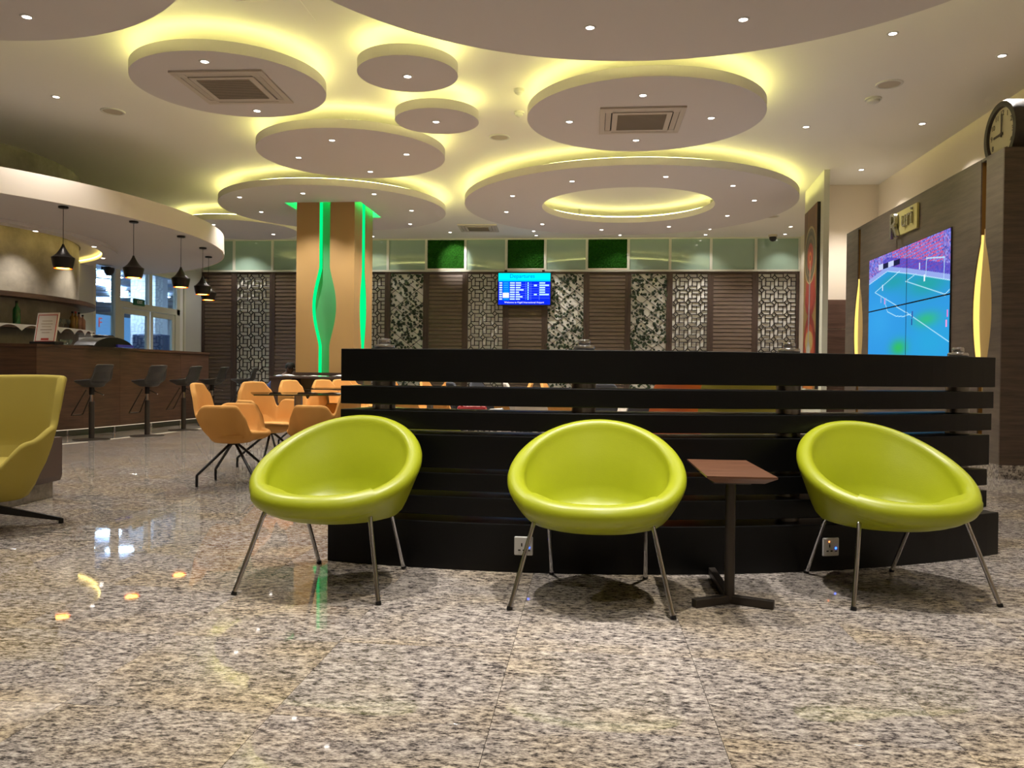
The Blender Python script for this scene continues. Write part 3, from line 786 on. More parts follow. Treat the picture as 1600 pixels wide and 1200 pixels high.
# ================================================================== TUB SHAPED SEATS
def tub(zf, rf, a, b, yback, seat_z, bot_z, bs=.6, nphi=72, inner=.62, belly=None):
    """padded bowl; phi = 0 front (-Y) ... pi back"""
    P = []
    for k in range(nphi):
        ph = 2 * pi * k / nphi
        s = (1 - cos(ph)) / 2
        cx, cy = a * sin(ph), -b * cos(ph) + yback * s
        nx, ny = sin(ph) / a, -cos(ph) / b; l = sqrt(nx * nx + ny * ny); nx /= l; ny /= l
        z, r = zf(ph), rf(ph)
        def pt(o, zz, sc=1.): return (cx * sc + nx * o, cy * sc + ny * o, zz)
        row = [(0, yback * .3, seat_z), (cx * .3, cy * .3, seat_z), pt(0, seat_z + .004, inner * .85), pt(0, seat_z + .02 + .1 * max(0, z - r - seat_z - .03), inner + .06)]
        zi = z - r * .5
        row.append(pt(-r * .93 - .02 * s, seat_z + .5 * (zi - seat_z), .5 * (inner + .1) + .5))
        for th in (200, 165, 130, 95, 60, 25, -10, -45): row.append(pt(r * cos(radians(th)), z + r * sin(radians(th))))
        row += [pt(-.004, .55 * (z - r) + .45 * bot_z, belly or (.5 * bs + .5)), pt(0, bot_z + .03, bs + .06), pt(0, bot_z, bs - .06), (cx * .25, cy * .25, bot_z), (0, yback * .3, bot_z)]
        P.append(row)
    return MB().grid(P, closed_u=True)
def smooth_profile(keys):
    """keys: (degrees from the back, height), eased between"""
    def f(ph):
        d = abs(((math.degrees(ph) - 180 + 180) % 360) - 180) if False else abs(180 - math.degrees(ph) % 360)
        for (d0, z0), (d1, z1) in zip(keys, keys[1:]):
            if d <= d1:
                t = (d - d0) / (d1 - d0); t = t * t * (3 - 2 * t); return z0 + (z1 - z0) * t
        return keys[-1][1]
    return f

# ---- lime tub chair
def zl(ph): return .378 + .316 * ((1 - cos(ph)) / 2) ** 1.3
def rl(ph): return .044 - .009 * (1 - cos(ph)) / 2
def make_lime():
    t = thing('tub_chair', '', 'chair', (0, 0, 0), 0, 'lime leather tub chairs')
    a, b, yb = .342, .307, .03
    part('shell', tub(zl, rl, a, b, yb, .322, .288, .80, 80, .62, .975), M_LIME, t, smooth=True, sub=1)
    # seat cushion: rolls over the front rim between two side seams
    P = []; seam = 46.
    phis = [-180 + 6 * k for k in range(1, 22)] + [-52, -48, -seam - .6, -seam] + [-44 + 4 * k for k in range(23)] + [seam, seam + .6, 48, 52] + [54 + 6 * k for k in range(0, 22)]
    phis = sorted(set(phis))
    for pdg in phis:
        ph = radians(pdg); s = (1 - cos(ph)) / 2
        cx, cy = a * sin(ph), -b * cos(ph) + yb * s
        nx, ny = sin(ph) / a, -cos(ph) / b; l = sqrt(nx * nx + ny * ny); nx /= l; ny /= l
        z, r = zl(ph), rl(ph) + .007
        slope = lambda y: .368 - .13 * y       # seat falls towards the back
        row = [(0, 0, slope(0)), (cx * .35, cy * .35, slope(cy * .35)), (cx * .55, cy * .55, slope(cy * .55) + .003)]
        if abs(pdg) <= seam:
            row.append((cx * .72, cy * .72, max(slope(cy * .72) + .008, .5 * (z + r + slope(cy * .72)))))
            for th in (118, 92, 66, 40, 12, -18, -48, -80): row.append((cx + nx * r * cos(radians(th)), cy + ny * r * cos(radians(th)), z + r * sin(radians(th))))
            row.append((cx * .86, cy * .86, z - r * .98))
        else:
            e = .70
            row.append((cx * (e - .05), cy * (e - .05), slope(cy * e) + .004))
            for q in range(8): row.append((cx * (e + .012 * q), cy * (e + .012 * q), slope(cy * e) - .004 - .006 * q))
            row.append((cx * .72, cy * .72, slope(cy * e) - .06))
        P.append(row)
    part('seat', MB().grid(P, closed_u=True), M_LIME, t, smooth=True)
    for s in (1, -1):
        lg = part('leg', MB().tube([(s * .215, -.15, .355), (s * .232, -.185, .35), (s * .24, -.198, .325), (s * .317, -.30, .008)], .0095, 12), M_CHROME, t, smooth=True)
        part('foot', MB().tube([(s * .316, -.299, .014), (s * .319, -.302, 0)], .012, 12), M_BLKMET, lg)
        lg = part('leg', MB().tube([(s * .215, -.15, .355), (s * .212, .08, .318), (s * .211, .115, .305), (s * .213, .14, .28), (s * .216, .30, .008)], .0095, 12), M_CHROME, t, smooth=True)
        part('foot', MB().tube([(s * .216, .299, .014), (s * .216, .301, 0)], .012, 12), M_BLKMET, lg)
    part('under_frame', MB().box(-.2, .2, -.12, .1, .300, .318), M_BLKMET, t, .004)
    return t
lime = make_lime()
lime.location = (-1.116, 3.509, 0); lime.rotation_euler = (0, 0, radians(-6)); lime['label'] = 'lime green leather tub chair at the left end of the black divider'
dup(lime, (.033, 3.458, 0), radians(-3.5), 'lime green leather tub chair left of the walnut side table')
dup(lime, (1.314, 3.715, 0), radians(12), 'lime green leather tub chair turned towards the right end of the divider')
dup(lime, (-1.13, 5.15, 0), radians(180 - 8), 'lime green tub chair behind the left end of the divider, mostly hidden')

# ---- side table
t = thing('side_table', 'small walnut side table with a bronze T foot between two lime chairs', 'table', (.585, 3.40, 0))
top_ = MB(); x0, x1, y0, y1 = -.135, .13, -.26, .37
top_.add([(x0, y0, .552), (x1, y0, .552), (x1, y1, .552), (x0, y1, .552), (x0, y0, .545), (x1, y0, .545), (x1, y1, .545), (x0, y1, .545), (x0 + .04, y0 + .04, .522), (x1 - .04, y0 + .04, .522), (x1 - .04, y1 - .04, .522), (x0 + .04, y1 - .04, .522)],
         [(0, 1, 2, 3), (0, 4, 5, 1), (1, 5, 6, 2), (2, 6, 7, 3), (3, 7, 4, 0), (4, 8, 9, 5), (5, 9, 10, 6), (6, 10, 11, 7), (7, 11, 8, 4), (11, 10, 9, 8)])
part('tabletop', top_, M_TABLE, t)
part('bracket', MB().box(-.09, .06, -.12, .2, .505, .5225), M_DKMET, t, .004)
part('post', MB().tube([(0, 0, .02), (0, 0, .51)], .021, 18), M_DKMET, t, smooth=True)
ft = MB(); ft.box(-.016, .016, 0, .49, 0, .034)
ft2 = MB()
for e in ((-.155, -.09), (.165, -.07)):
    an = atan2(e[1], e[0]); l = sqrt(e[0] ** 2 + e[1] ** 2); ft2.box(0, l, -.016, .016, 0, .034, xf=Matrix.Rotation(an, 4, 'Z'))
    part('foot', MB().box(0, l, -.016, .016, 0, .034, xf=Matrix.Rotation(an, 4, 'Z')), M_DKMET, t, .003)
part('foot', ft, M_DKMET, t, .003)

# ---- fabric swivel chairs
def make_swivel(m, label):
    t = thing('swivel_chair', label, 'chair', (0, 0, 0), 0, 'fabric swivel armchairs at the tables')
    zf = smooth_profile([(0, .815), (22, .81), (36, .74), (50, .56), (60, .63), (68, .64), (114, .64), (126, .56), (136, .43), (180, .42)])
    part('shell', tub(zf, lambda p: .022, .285, .275, .05, .405, .34, .54, 96, .74, .92), m, t, smooth=True, sub=1)
    part('seat', MB().lathe([(0, .44), (.15, .44), (.19, .43), (.205, .41), (.2, .39)], 32, (0, -.02)), m, t, smooth=True)
    part('hub', MB().lathe([(0, .345), (.05, .345), (.05, .325), (.0, .325)], 20), M_BLKMET, t)
    for k in range(4):
        c, s = cos(k * pi / 2 + pi / 4), sin(k * pi / 2 + pi / 4)
        part('leg', MB().tube([(.03 * c, .03 * s, .335), (.31 * c, .31 * s, .098), (.315 * c, .315 * s, .09), (.316 * c, .316 * s, 0)], .0115, 8), M_BLKMET, t, smooth=True)
    return t
sw = make_swivel(M_ORANGE, 'orange fabric swivel armchair left of the nearest glass table, its legs in full view')
sw.location = (-2.93, 6.47, 0); sw.rotation_euler = (0, 0, radians(97))
def oc(x, y, rz, label): return dup(sw, (x, y, 0), radians(rz), label)
oc(-2.27, 6.75, -100, 'orange fabric swivel armchair right of the nearest glass table, back towards the divider')
oc(-3.08, 7.62, 55, 'orange fabric swivel armchair behind the nearest glass table')
oc(-3.5, 9.75, 60, 'orange fabric swivel armchair in front of the dark side counter')
oc(-3.45, 10.75, 50, 'orange fabric swivel armchair behind the second glass table, near the column')
def X(px, y):
    a = math.atan((px - 800) / 1266) - TH
    return y * math.tan(a)
for px, y, rz, lab in ((546, 11.49, 40, 'just past its left end'), (566, 12.2, 60, 'second from its left end'), (622, 11.63, 75, 'left of a close pair'), (645, 10.56, 80, 'right of a close pair'),
                       (672, 12.27, -60, 'in the farther row of three'), (694, 11.19, 75, 'left of the charcoal chairs'), (715, 12.9, -80, 'farthest, by the charcoal chairs'), (792, 10.5, -85, 'left of the pale chair'), (884, 10.84, 80, 'right of the pale chair')):
    oc(X(px, y), y, rz, 'orange swivel armchair behind the divider, ' + lab)
gs = make_swivel(M_GREYF, 'charcoal swivel armchair seen through the slats, left one of the left pair'); gs.location = (X(740, 9.87), 9.87, 0); gs.rotation_euler = (0, 0, radians(120))
for px, y, rz, lab in ((770, 11.44, 60, 'right one of the left pair'), (958, 10.51, 160, 'behind the middle post'), (1018, 9.16, -120, 'left one of the right pair'), (1046, 10.4, -150, 'right one of the right pair')):
    dup(gs, (X(px, y), y, 0), radians(rz), 'charcoal swivel armchair seen through the slats, ' + lab)
ws = make_swivel(mat('pale fabric', (200, 192, 180), .8), 'pale swivel armchair seen through the slats behind the middle of the divider'); ws.location = (X(830, 9.88), 9.88, 0); ws.rotation_euler = (0, 0, radians(100))
dup(ws, (X(995, 9.86), 9.86, 0), radians(-80), 'pale swivel armchair seen through the slats, beside the right charcoal pair')
def glass_table(x, y, rz, label):
    t = thing('glass_table', label, 'table', (x, y, 0), radians(rz), 'smoked glass tables')
    part('tabletop', MB().box(-.40, .40, -.40, .40, .728, .74), M_TGLASS, t, .003)
    part('column', MB().tube([(0, 0, .02), (0, 0, .728)], .038, 18), M_STEEL, t, smooth=True)
    part('base', MB().lathe([(0, .03), (.06, .028), (.24, .012), (.245, 0)], 32), M_STEEL, t, smooth=True)
    part('plate', MB().box(-.12, .12, -.12, .12, .718, .728), M_STEEL, t)
    return t
g1 = glass_table(-2.62, 7.12, 25, 'smoked glass table on a steel column among the nearest orange chairs')
for x, y, rz, lab in ((-2.98, 9.65, 10, 'smoked glass table behind the nearest one, in front of the column'), (X(672, 9.19), 9.19, 20, 'smoked glass table behind the divider between orange chairs')):
    dup(g1, (x, y, 0), radians(rz), lab)
lt = thing('coffee_table', 'low grey coffee table behind the divider with a red bag on it', 'table', (X(750, 7.4), 7.4, 0))
part('tabletop', MB().box(-.55, .55, -.4, .4, .53, .56), mat('grey tabletop', (150, 152, 160), .25), lt, .005)
for sx in (-.45, .45):
    for sy_ in (-.3, .3): part('leg', MB().box(sx - .02, sx + .02, sy_ - .02, sy_ + .02, 0, .53), M_BLKMET, lt)
rb = thing('handbag', 'red handbag lying on the low grey table behind the divider', 'bag', (X(738, 7.25), 7.25, .561))
part('body', MB().box(-.13, .13, -.07, .07, 0, .085), mat('red leather', (170, 24, 30), .4), rb, .025)
part('strap', MB().tube([(-.09, -.05, .08), (-.06, -.06, .12), (.06, -.06, .12), (.09, -.05, .08)], .008, 8), mat('red leather', (170, 24, 30), .4), rb, smooth=True)
cu = thing('paper_cup', 'white paper cup lying beside the red handbag', 'cup', (X(776, 7.2), 7.2, .596), radians(80))
part('body', MB().lathe([(0, -.06), (.025, -.06), (.034, .05)], 20), M_PAPER, cu, rot=(pi / 2, 0, 0), smooth=True)
part('lid', MB().lathe([(.036, .05), (.036, .058), (.0, .06)], 20), M_PLASTIC, cu, rot=(pi / 2, 0, 0), smooth=True)

# ---- lounge chairs with a swivel star base
def make_lounge(m, label):
    t = thing('lounge_chair', label, 'chair', (0, 0, 0), 0, 'high-backed lounge chairs')
    zf = smooth_profile([(0, .875), (60, .87), (68, .80), (79, .58), (108, .50), (138, .35), (180, .33)])
    part('shell', tub(zf, lambda p: .024, .345, .34, .04, .33, .165, .52, 96, .78, .93), m, t, smooth=True, sub=1)
    part('seat', MB().lathe([(0, .40), (.2, .40), (.25, .385), (.265, .36), (.25, .33)], 36, (0, -.03)), m, t, smooth=True)
    part('stem', MB().tube([(0, 0, .06), (0, 0, .17)], .03, 14), M_BLKMET, t, smooth=True)
    for k in range(4):
        xf = Matrix.Rotation(k * pi / 2 + pi / 4, 4, 'Z'); mb = MB()
        vs = [(0, -.025, .145), (0, .025, .145), (.37, .014, .03), (.37, -.014, .03), (0, -.025, .095), (0, .025, .095), (.345, .014, .018), (.345, -.014, .018)]
        mb.add([xf @ Vector(v) for v in vs], [(0, 1, 2, 3), (7, 6, 5, 4), (0, 3, 7, 4), (1, 5, 6, 2), (0, 4, 5, 1), (3, 2, 6, 7)])
        mb.box(.345, .372, -.014, .014, 0, .03, xf=xf)
        part('leg', mb, M_BLKMET, t)
    return t
ly = make_lounge(M_YELLOW, 'mustard yellow high-backed lounge chair cut off by the left edge of the photo')
ly.location = (-3.46, 4.40, 0); ly.rotation_euler = (0, 0, radians(-6))
lo_ = make_lounge(M_OLIVE, 'olive high-backed lounge chair seen through the slats, the nearer one'); lo_.location = (X(1112, 8.65), 8.65, 0); lo_.rotation_euler = (0, 0, radians(200))
dup(lo_, (X(1158, 7.16), 7.16, 0), radians(170), 'olive high-backed lounge chair seen through the slats, right of the other olive one')
lr = make_lounge(M_RUST, 'orange leather lounge chair seen through the slats, left of the olive ones'); lr.location = (X(1068, 7.89), 7.89, 0); lr.rotation_euler = (0, 0, radians(190))

# ---- low bench at the left edge
bn = thing('low_bench', 'low brown bench with rounded lower edge on a stone plinth behind the yellow lounge chair', 'bench', (-3.83, 5.58, 0))
mb = MB(); prof = [(-.8, .115), (-.8, .44), (0, .44), (0, .16), (-.012, .125), (-.04, .115)]
mb.add([(x, y, z) for y in (-3.2, 0) for x, z in prof], [tuple(range(5, -1, -1)), tuple(range(6, 12))] + [(k, (k + 1) % 6, 6 + (k + 1) % 6, 6 + k) for k in range(6)])
part('body', mb, M_BROWN, bn)
part('plinth', MB().box(-.74, -.05, -3.15, -.03, 0, .115), M_PLINTH, bn, .002)

# ================================================================== BAR
BC = (-11.2, 11.8)
def rings(prof, n=64, closed=False, xcut=-9.645):
    """ring surface about the bar centre, cut where it meets the left wall"""
    P = []
    for r, z in prof:
        am = acos((xcut - BC[0]) / r)
        P.append([(BC[0] + r * cos(-am + 2 * am * k / n), BC[1] + r * sin(-am + 2 * am * k / n), z) for k in range(n + 1)])
    if closed: P.append(P[0])
    return MB().grid(P)
core = struct('wall_bar_core', rings([(2.8, 0), (2.8, 1.535), (2.8, 2.05), (2.8, 3.0), (2.8, ZC)], 80), M_CONC, smooth=True)
can = thing('bar_canopy', 'white curved canopy with a deep fascia hanging over the bar', 'canopy', (0, 0, 0))
part('fascia', rings([(5.12, 3.0), (5.15, 3.0), (5.15, 3.31), (5.12, 3.31)], 96, True), mat('warm white paint', (226, 214, 200), .6), can, smooth=True)
part('soffit', rings([(5.12, 3.005), (5.12, 3.30), (2.82, 3.30), (2.82, 3.04), (3.16, 3.04), (3.16, 2.95), (3.4, 2.95), (3.4, 3.005)], 96, True), M_DISC, can)
part('led_strip', rings([(3.135, 2.99), (3.155, 2.99), (3.155, 3.005), (3.135, 3.005)], 80, True), emis('canopy tape', (255, 226, 120), 8), can, label='yellow light tape in the canopy cove')
for i, a in enumerate((-38, -12)):
    downlight(BC[0] + 3.2 * cos(radians(a)), BC[1] + 3.2 * sin(radians(a)), 2.95, 'recessed downlight in the bar canopy, %s' % ('left one' if i == 0 else 'right one'), 'downlights of the bar canopy', 70)
for a, w_ in ((14, 'nearer'), (40, 'farther')):
    downlight(BC[0] + 3.2 * cos(radians(a)), BC[1] + 3.2 * sin(radians(a)), 2.95, 'recessed downlight in the bar canopy hidden behind the core, %s one' % w_, 'downlights of the bar canopy', 70)
for z0, z1, lab in ((1.98, 2.05, 'upper curved dark wood shelf around the concrete bar core'), (1.535, 1.585, 'lower curved dark wood shelf with bottles and glasses on the bar core')):
    s = part('curved_shelf', rings([(2.8, z0), (3.06, z0), (3.06, z1), (2.8, z1)], 72, True), M_BARW); tag(s, lab, 'shelf', 'curved bar shelves')
# scalloped white cloth under the lower shelf edge
mb = MB(); P = []
for k in range(121):
    a = radians(-28 + 56 * k / 120); q = abs(((k / 15.) % 1) - .5) * 2; drop = .012 + .085 * q ** 2.2
    P.append([(BC[0] + 3.066 * cos(a), BC[1] + 3.066 * sin(a), 1.585), (BC[0] + 3.068 * cos(a), BC[1] + 3.068 * sin(a), 1.585 - drop)])
mb.grid(P); sc_ = part('scalloped_cloth', mb, M_PAPER); tag(sc_, 'white scalloped cloth edging hanging from the lower bar shelf', 'cloth')
# counter
CP = [(-9.28, 9.0), (-8.75, 9.72), (-7.30, 10.10), (-7.13, 10.85), (-7.04, 11.6), (-6.98, 12.4), (-6.93, 13.2), (-6.88, 14.12)]
def offs(pts, dd):
    out = []
    for i, p in enumerate(pts):
        a = Vector(pts[max(i - 1, 0)]); b = Vector(pts[min(i + 1, len(pts) - 1)])
        if 0 < i < len(pts) - 1:
            d1 = (Vector(p) - a).normalized(); d2 = (b - Vector(p)).normalized()
            n1 = Vector((-d1.y, d1.x)); n2 = Vector((-d2.y, d2.x)); nn = (n1 + n2).normalized(); nn = nn / max(nn.dot(n1), .3)
        else:
            d1 = (b - a).normalized(); nn = Vector((-d1.y, d1.x))
        out.append((p[0] + nn.x * dd, p[1] + nn.y * dd))
    return out
bar = thing('bar_counter', 'curved walnut bar counter with a lit kick edge behind the stools', 'counter', (0, 0, 0))
def strip(pts, d0, d1, z0, z1):
    A, B = offs(pts, d0), offs(pts, d1); mb = MB()
    P = [[(*A[i], z0), (*A[i], z1), (*B[i], z1), (*B[i], z0)] for i in range(len(pts))]
    mb.grid(P, closed_v=True); n = len(mb.v); mb.f += [(0, 1, 2, 3), (n - 1, n - 2, n - 3, n - 4)]; mb.mi += [0, 0]
    return mb
part('worktop', strip(CP, -.02, .42, 1.235, 1.27), M_BARW, bar)
for seg_ in (CP[:2], CP[1:3], CP[2:5], CP[4:7], CP[6:]):
    pp = [Vector(q) for q in seg_]; e = (pp[1] - pp[0]).normalized() * .002; pp[0] = pp[0] + e; e = (pp[-1] - pp[-2]).normalized() * .002; pp[-1] = pp[-1] - e
    part('front_panel', strip([tuple(q) for q in pp], 0, .03, .10, 1.235), M_BARW, bar)
part('plinth', strip(CP, .14, .4, 0, 1.2), mat('plinth grey', (110, 112, 100), .3), bar)
part('led_strip', strip(CP[2:], .002, .03, .092, .099), E_KICK, bar, label='thin lit kick edge')
for q in ((-7.31, 10.75), (-7.10, 11.55), (-7.03, 12.45), (-6.98, 13.3), (-6.94, 14.0)):
    part('leg', MB().lathe([(0, 0), (.03, 0), (.03, .012), (.018, .016), (.018, .092), (0, .092)], 16, q), M_CHROME, bar, smooth=True)
# stools
def make_stool():
    t = thing('bar_stool', '', 'stool', (0, 0, 0), 0, 'charcoal bar stools')
    zf = smooth_profile([(0, 1.0), (46, .995), (66, .80), (110, .785), (180, .775)])
    part('seat_shell', tub(zf, lambda p: .012, .205, .205, .07, .75, .70, .6, 72, .8), M_STOOL, t, smooth=True, sub=1)
    part('collar', MB().tube([(0, 0, .60), (0, 0, .70)], .034, 14), M_BLKMET, t, smooth=True)
    part('piston', MB().tube([(0, 0, .50), (0, 0, .61)], .02, 14), M_CHROME, t, smooth=True)
    part('post', MB().tube([(0, 0, .015), (0, 0, .51)], .036, 18), M_DKMET, t, smooth=True)
    part('base', MB().lathe([(0, .022), (.05, .02), (.225, .008), (.228, 0), (0, 0)], 36), M_DKMET, t, smooth=True)
    part('lever', MB().tube([(0, .03, .655), (.02, .20, .60)], .007, 8), M_CHROME, t, smooth=True)
    part('footrest', MB().tube([(-.06, -.03, .67), (-.10, -.22, .34), (-.09, -.24, .325), (.09, -.24, .325), (.10, -.22, .34), (.06, -.03, .67)], .009, 8), M_DKMET, t, smooth=True)
    return t
st = make_stool(); st.location = (-6.605, 10.227, 0); st.rotation_euler = (0, 0, radians(-98)); st['label'] = 'charcoal bar stool nearest the yellow lounge chair, leftmost in the row'
for x, y, rz, lab in ((-6.267, 11.0, -104, 'second'), (-6.35, 12.2, -92, 'third'), (-6.5, 13.47, -84, 'fourth, just behind the nearest orange chair'), (-6.62, 15.0, -70, 'fifth and farthest')):
    dup(st, (x, y, 0), radians(rz), 'charcoal bar stool at the counter, %s from the left' % lab)
# pendants
def make_pendant():
    t = thing('pendant_lamp', '', 'lamp', (0, 0, 3.0), 0, 'dark pendant lamps over the bar')
    part('canopy', MB().lathe([(0, 0), (.06, 0), (.06, -.018), (.05, -.024), (0, -.024)], 24), M_PEND, t, smooth=True)
    part('cord', MB().tube([(0, 0, -.02), (0, 0, -.49)], .004, 6), M_BLKMET, t)
    pr = [(.108, -.785), (.12, -.745), (.136, -.66), (.138, -.648), (.11, -.63), (.08, -.60), (.055, -.565), (.035, -.53), (.02, -.50), (.012, -.475), (0, -.47)]
    sh = part('shade', MB().lathe(pr, 32), M_PEND, t, smooth=True)
    part('liner', MB().lathe([(.106, -.784), (.117, -.745), (.132, -.66), (.07, -.61), (0, -.60)], 32), M_COPPER, sh, smooth=True)
    part('bulb', MB().lathe([(0, -.788), (.07, -.784), (.095, -.76), (.08, -.72), (.03, -.66), (0, -.65)], 20), E_BULB, t, smooth=True)
    spot(t, (0, 0, -.78), 16, 130, (1, .62, .28), rad=.05)
    return t
pe = make_pendant(); pe.location = (-6.676, 9.727, 3.0); pe['label'] = 'dark flared pendant lamp over the bar, leftmost and nearest'
for x, y, lab in ((-6.325, 10.728, 'second from the left'), (-6.264, 11.923, 'third from the left'), (-6.47, 13.044, 'fourth from the left'), (-6.867, 14.064, 'rightmost and farthest, half behind another')):
    dup(pe, (x, y, 3.0), None, 'dark flared pendant lamp over the bar, ' + lab)
# things on the shelf and the counter
def bottle(x, y, z, h, r, m, label, cap):
    t = thing('bottle', label, 'bottle', (x, y, z), 0, 'bottles on the lower bar shelf')
    part('body', MB().lathe([(0, 0), (r, 0), (r, h * .6), (r * .85, h * .68), (r * .36, h * .78), (r * .32, h * .93), (0, h * .93)], 20), m, t, smooth=True)
    part('cap', MB().lathe([(0, h), (r * .38, h), (r * .38, h * .92), (r * .34, h * .9)], 14), cap, t, smooth=True)
bottle(-8.32, 11.08, 1.586, .34, .05, M_BOTG, 'tall green glass bottle alone on the lower bar shelf', M_DARK)
bottle(-8.36, 12.42, 1.586, .29, .045, M_AMBER, 'amber bottle with a dark cap, leftmost of the bottle group on the shelf', M_DARK)
bottle(-8.40, 12.56, 1.586, .30, .045, M_AMBER, 'amber bottle with a red cap in the middle of the bottle group', M_RED)
bottle(-8.46, 12.74, 1.586, .30, .045, M_PINKB, 'rose coloured bottle right of the amber bottles', M_DARK)
bottle(-8.50, 12.90, 1.586, .27, .045, M_PINKB, 'rose coloured bottle with a black cap, rightmost in the group', M_BLKMET)
gl = thing('wine_glass', 'clear stemmed glass on the lower bar shelf, nearest the green bottle', 'glass', (-8.28, 11.55, 1.586), 0, 'glasses on the lower bar shelf')
part('bowl', MB().lathe([(.01, .07), (.03, .08), (.036, .11), (.03, .15)], 18), M_GLASS, gl, smooth=True)
part('stem', MB().lathe([(.032, 0), (.03, .004), (.005, .008), (.005, .07)], 14), M_GLASS, gl, smooth=True)
for k, (x, y) in enumerate(((-8.27, 11.68), (-8.26, 11.82), (-8.27, 11.96), (-8.29, 12.1), (-8.31, 12.24))):
    dup(gl, (x, y, 1.586), None, 'clear stemmed glass on the lower bar shelf, %s from the green bottle' % ORD[k + 1])
mn = thing('menu_stand', 'white menu card with red border leaning in a stand on the bar counter', 'menu', (-7.42, 10.42, 1.271), radians(-12))
part('card', MB().box(-.14, .14, -.004, .004, .01, .33), M_PAPER, mn, rot=(radians(-10), 0, 0))
mb = MB()
for x0, x1, z0, z1 in ((-.125, -.118, .03, .31), (.118, .125, .03, .31), (-.125, .125, .03, .037), (-.125, .125, .303, .31), (-.05, .05, .045, .065)): mb.box(x0, x1, -.0062, -.004, z0, z1)
part('border', mb, M_RED, mn, rot=(radians(-10), 0, 0))
mb = MB()
for k, wv in enumerate((.13, .15, .12, .15, .1)): mb.box(-wv / 2, wv / 2, -.0062, -.004, .24 - .03 * k, .248 - .03 * k)
part('print', mb, M_GRILLE, mn, rot=(radians(-10), 0, 0))
part('stand', MB().box(-.13, .2, -.06, .05, 0, .03), M_BLKMET, mn, .004)
mn.scale = (1.35, 1.35, 1.35)
gb = thing('glass_bowl', 'clear glass bowl on the bar counter beside the menu card', 'bowl', (-7.25, 10.62, 1.271))
part('bowl', MB().lathe([(0, .004), (.06, .004), (.085, .03), (.09, .08), (.082, .08), (.078, .035), (.05, .012), (0, .012)], 24), M_GLASS, gb, smooth=True)
tr = thing('serving_tray', 'black tray on the bar counter heaped with folded pale napkins', 'tray', (-7.14, 11.35, 1.271), radians(84))
mb = MB(); P = []
for k in range(25):
    u = -.42 + .84 * k / 24; hgt = .13 * max(0, 1 - (u / .42) ** 2) ** .7 + .012
    P.append([(u, -.15, .0), (u, -.17, hgt), (u, .17, hgt), (u, .15, .0)])
mb.grid(P); part('tray', mb, M_BLKMET, tr, smooth=True)
rnd = random.Random(3)
for k in range(8):
    u = -.02 + .055 * k; hg_ = .13 * max(0, 1 - (u / .42) ** 2) ** .7 + .012
    P = [[(.085 * (q - 3) / 3, .13 * (r - 3) / 3, .03 * cos(pi * (q - 3) / 6) + rnd.uniform(0, .016)) for r in range(7)] for q in range(7)]
    part('napkin', MB().grid(P), M_PAPER, tr, loc=(u, rnd.uniform(-.05, .05), hg_ - .012), rot=(rnd.uniform(-.2, .2), .25 + rnd.uniform(-.1, .2), rnd.uniform(-.4, .4)), smooth=True)
part('label_strip', MB().box(.05, .40, -.19, -.16, .0, .04), mat('blue plastic', (50, 50, 170), .4), tr)

# ================================================================== SIDE COUNTER AND THE SEATED PERSON
sc = thing('side_counter', 'dark brown waist-high side counter in front of the column with white papers on top', 'counter', (-5.16, 12.75, 0))
part('worktop', MB().box(-.02, 1.45, -.02, .47, .83, .86), M_SLATF, sc, .004)
part('pedestal', MB().box(0, .36, 0, .45, 0, .83), M_SLATF, sc, .003)
part('pedestal', MB().box(1.36, 1.42, 0, .45, 0, .83), M_SLATF, sc, .003)
part('back_panel', MB().box(.36, 1.36, .40, .43, 0, .83), M_OLB, sc)
rnd = random.Random(5)
for k, (x, wd, lab) in enumerate(((-4.98, .36, 'crumpled white newspaper at the left end of the dark side counter'), (-4.52, .40, 'flat white newspaper in the middle of the dark side counter'), (-4.05, .34, 'folded white newspaper at the right end of the dark side counter'))):
    P = []
    for i in range(9):
        row = []
        for j in range(6):
            b = .012 + .03 * (1 if k != 1 else .4) * (sin(i * 1.7 + k) * .5 + .5) * sin(pi * i / 8) * sin(pi * (j + .5) / 6)
            row.append((-wd / 2 + wd * i / 8, -.16 + .32 * j / 5, b))
        P.append(row)
    mb = MB().grid(P); mb.grid([[(x_, y_, .001) for x_, y_, _ in r] for r in P])
    nws = part('newspaper', mb, M_PAPER, None, smooth=True, loc=(x, 12.98, .860)); tag(nws, lab, 'newspaper', 'newspapers on the side counter')

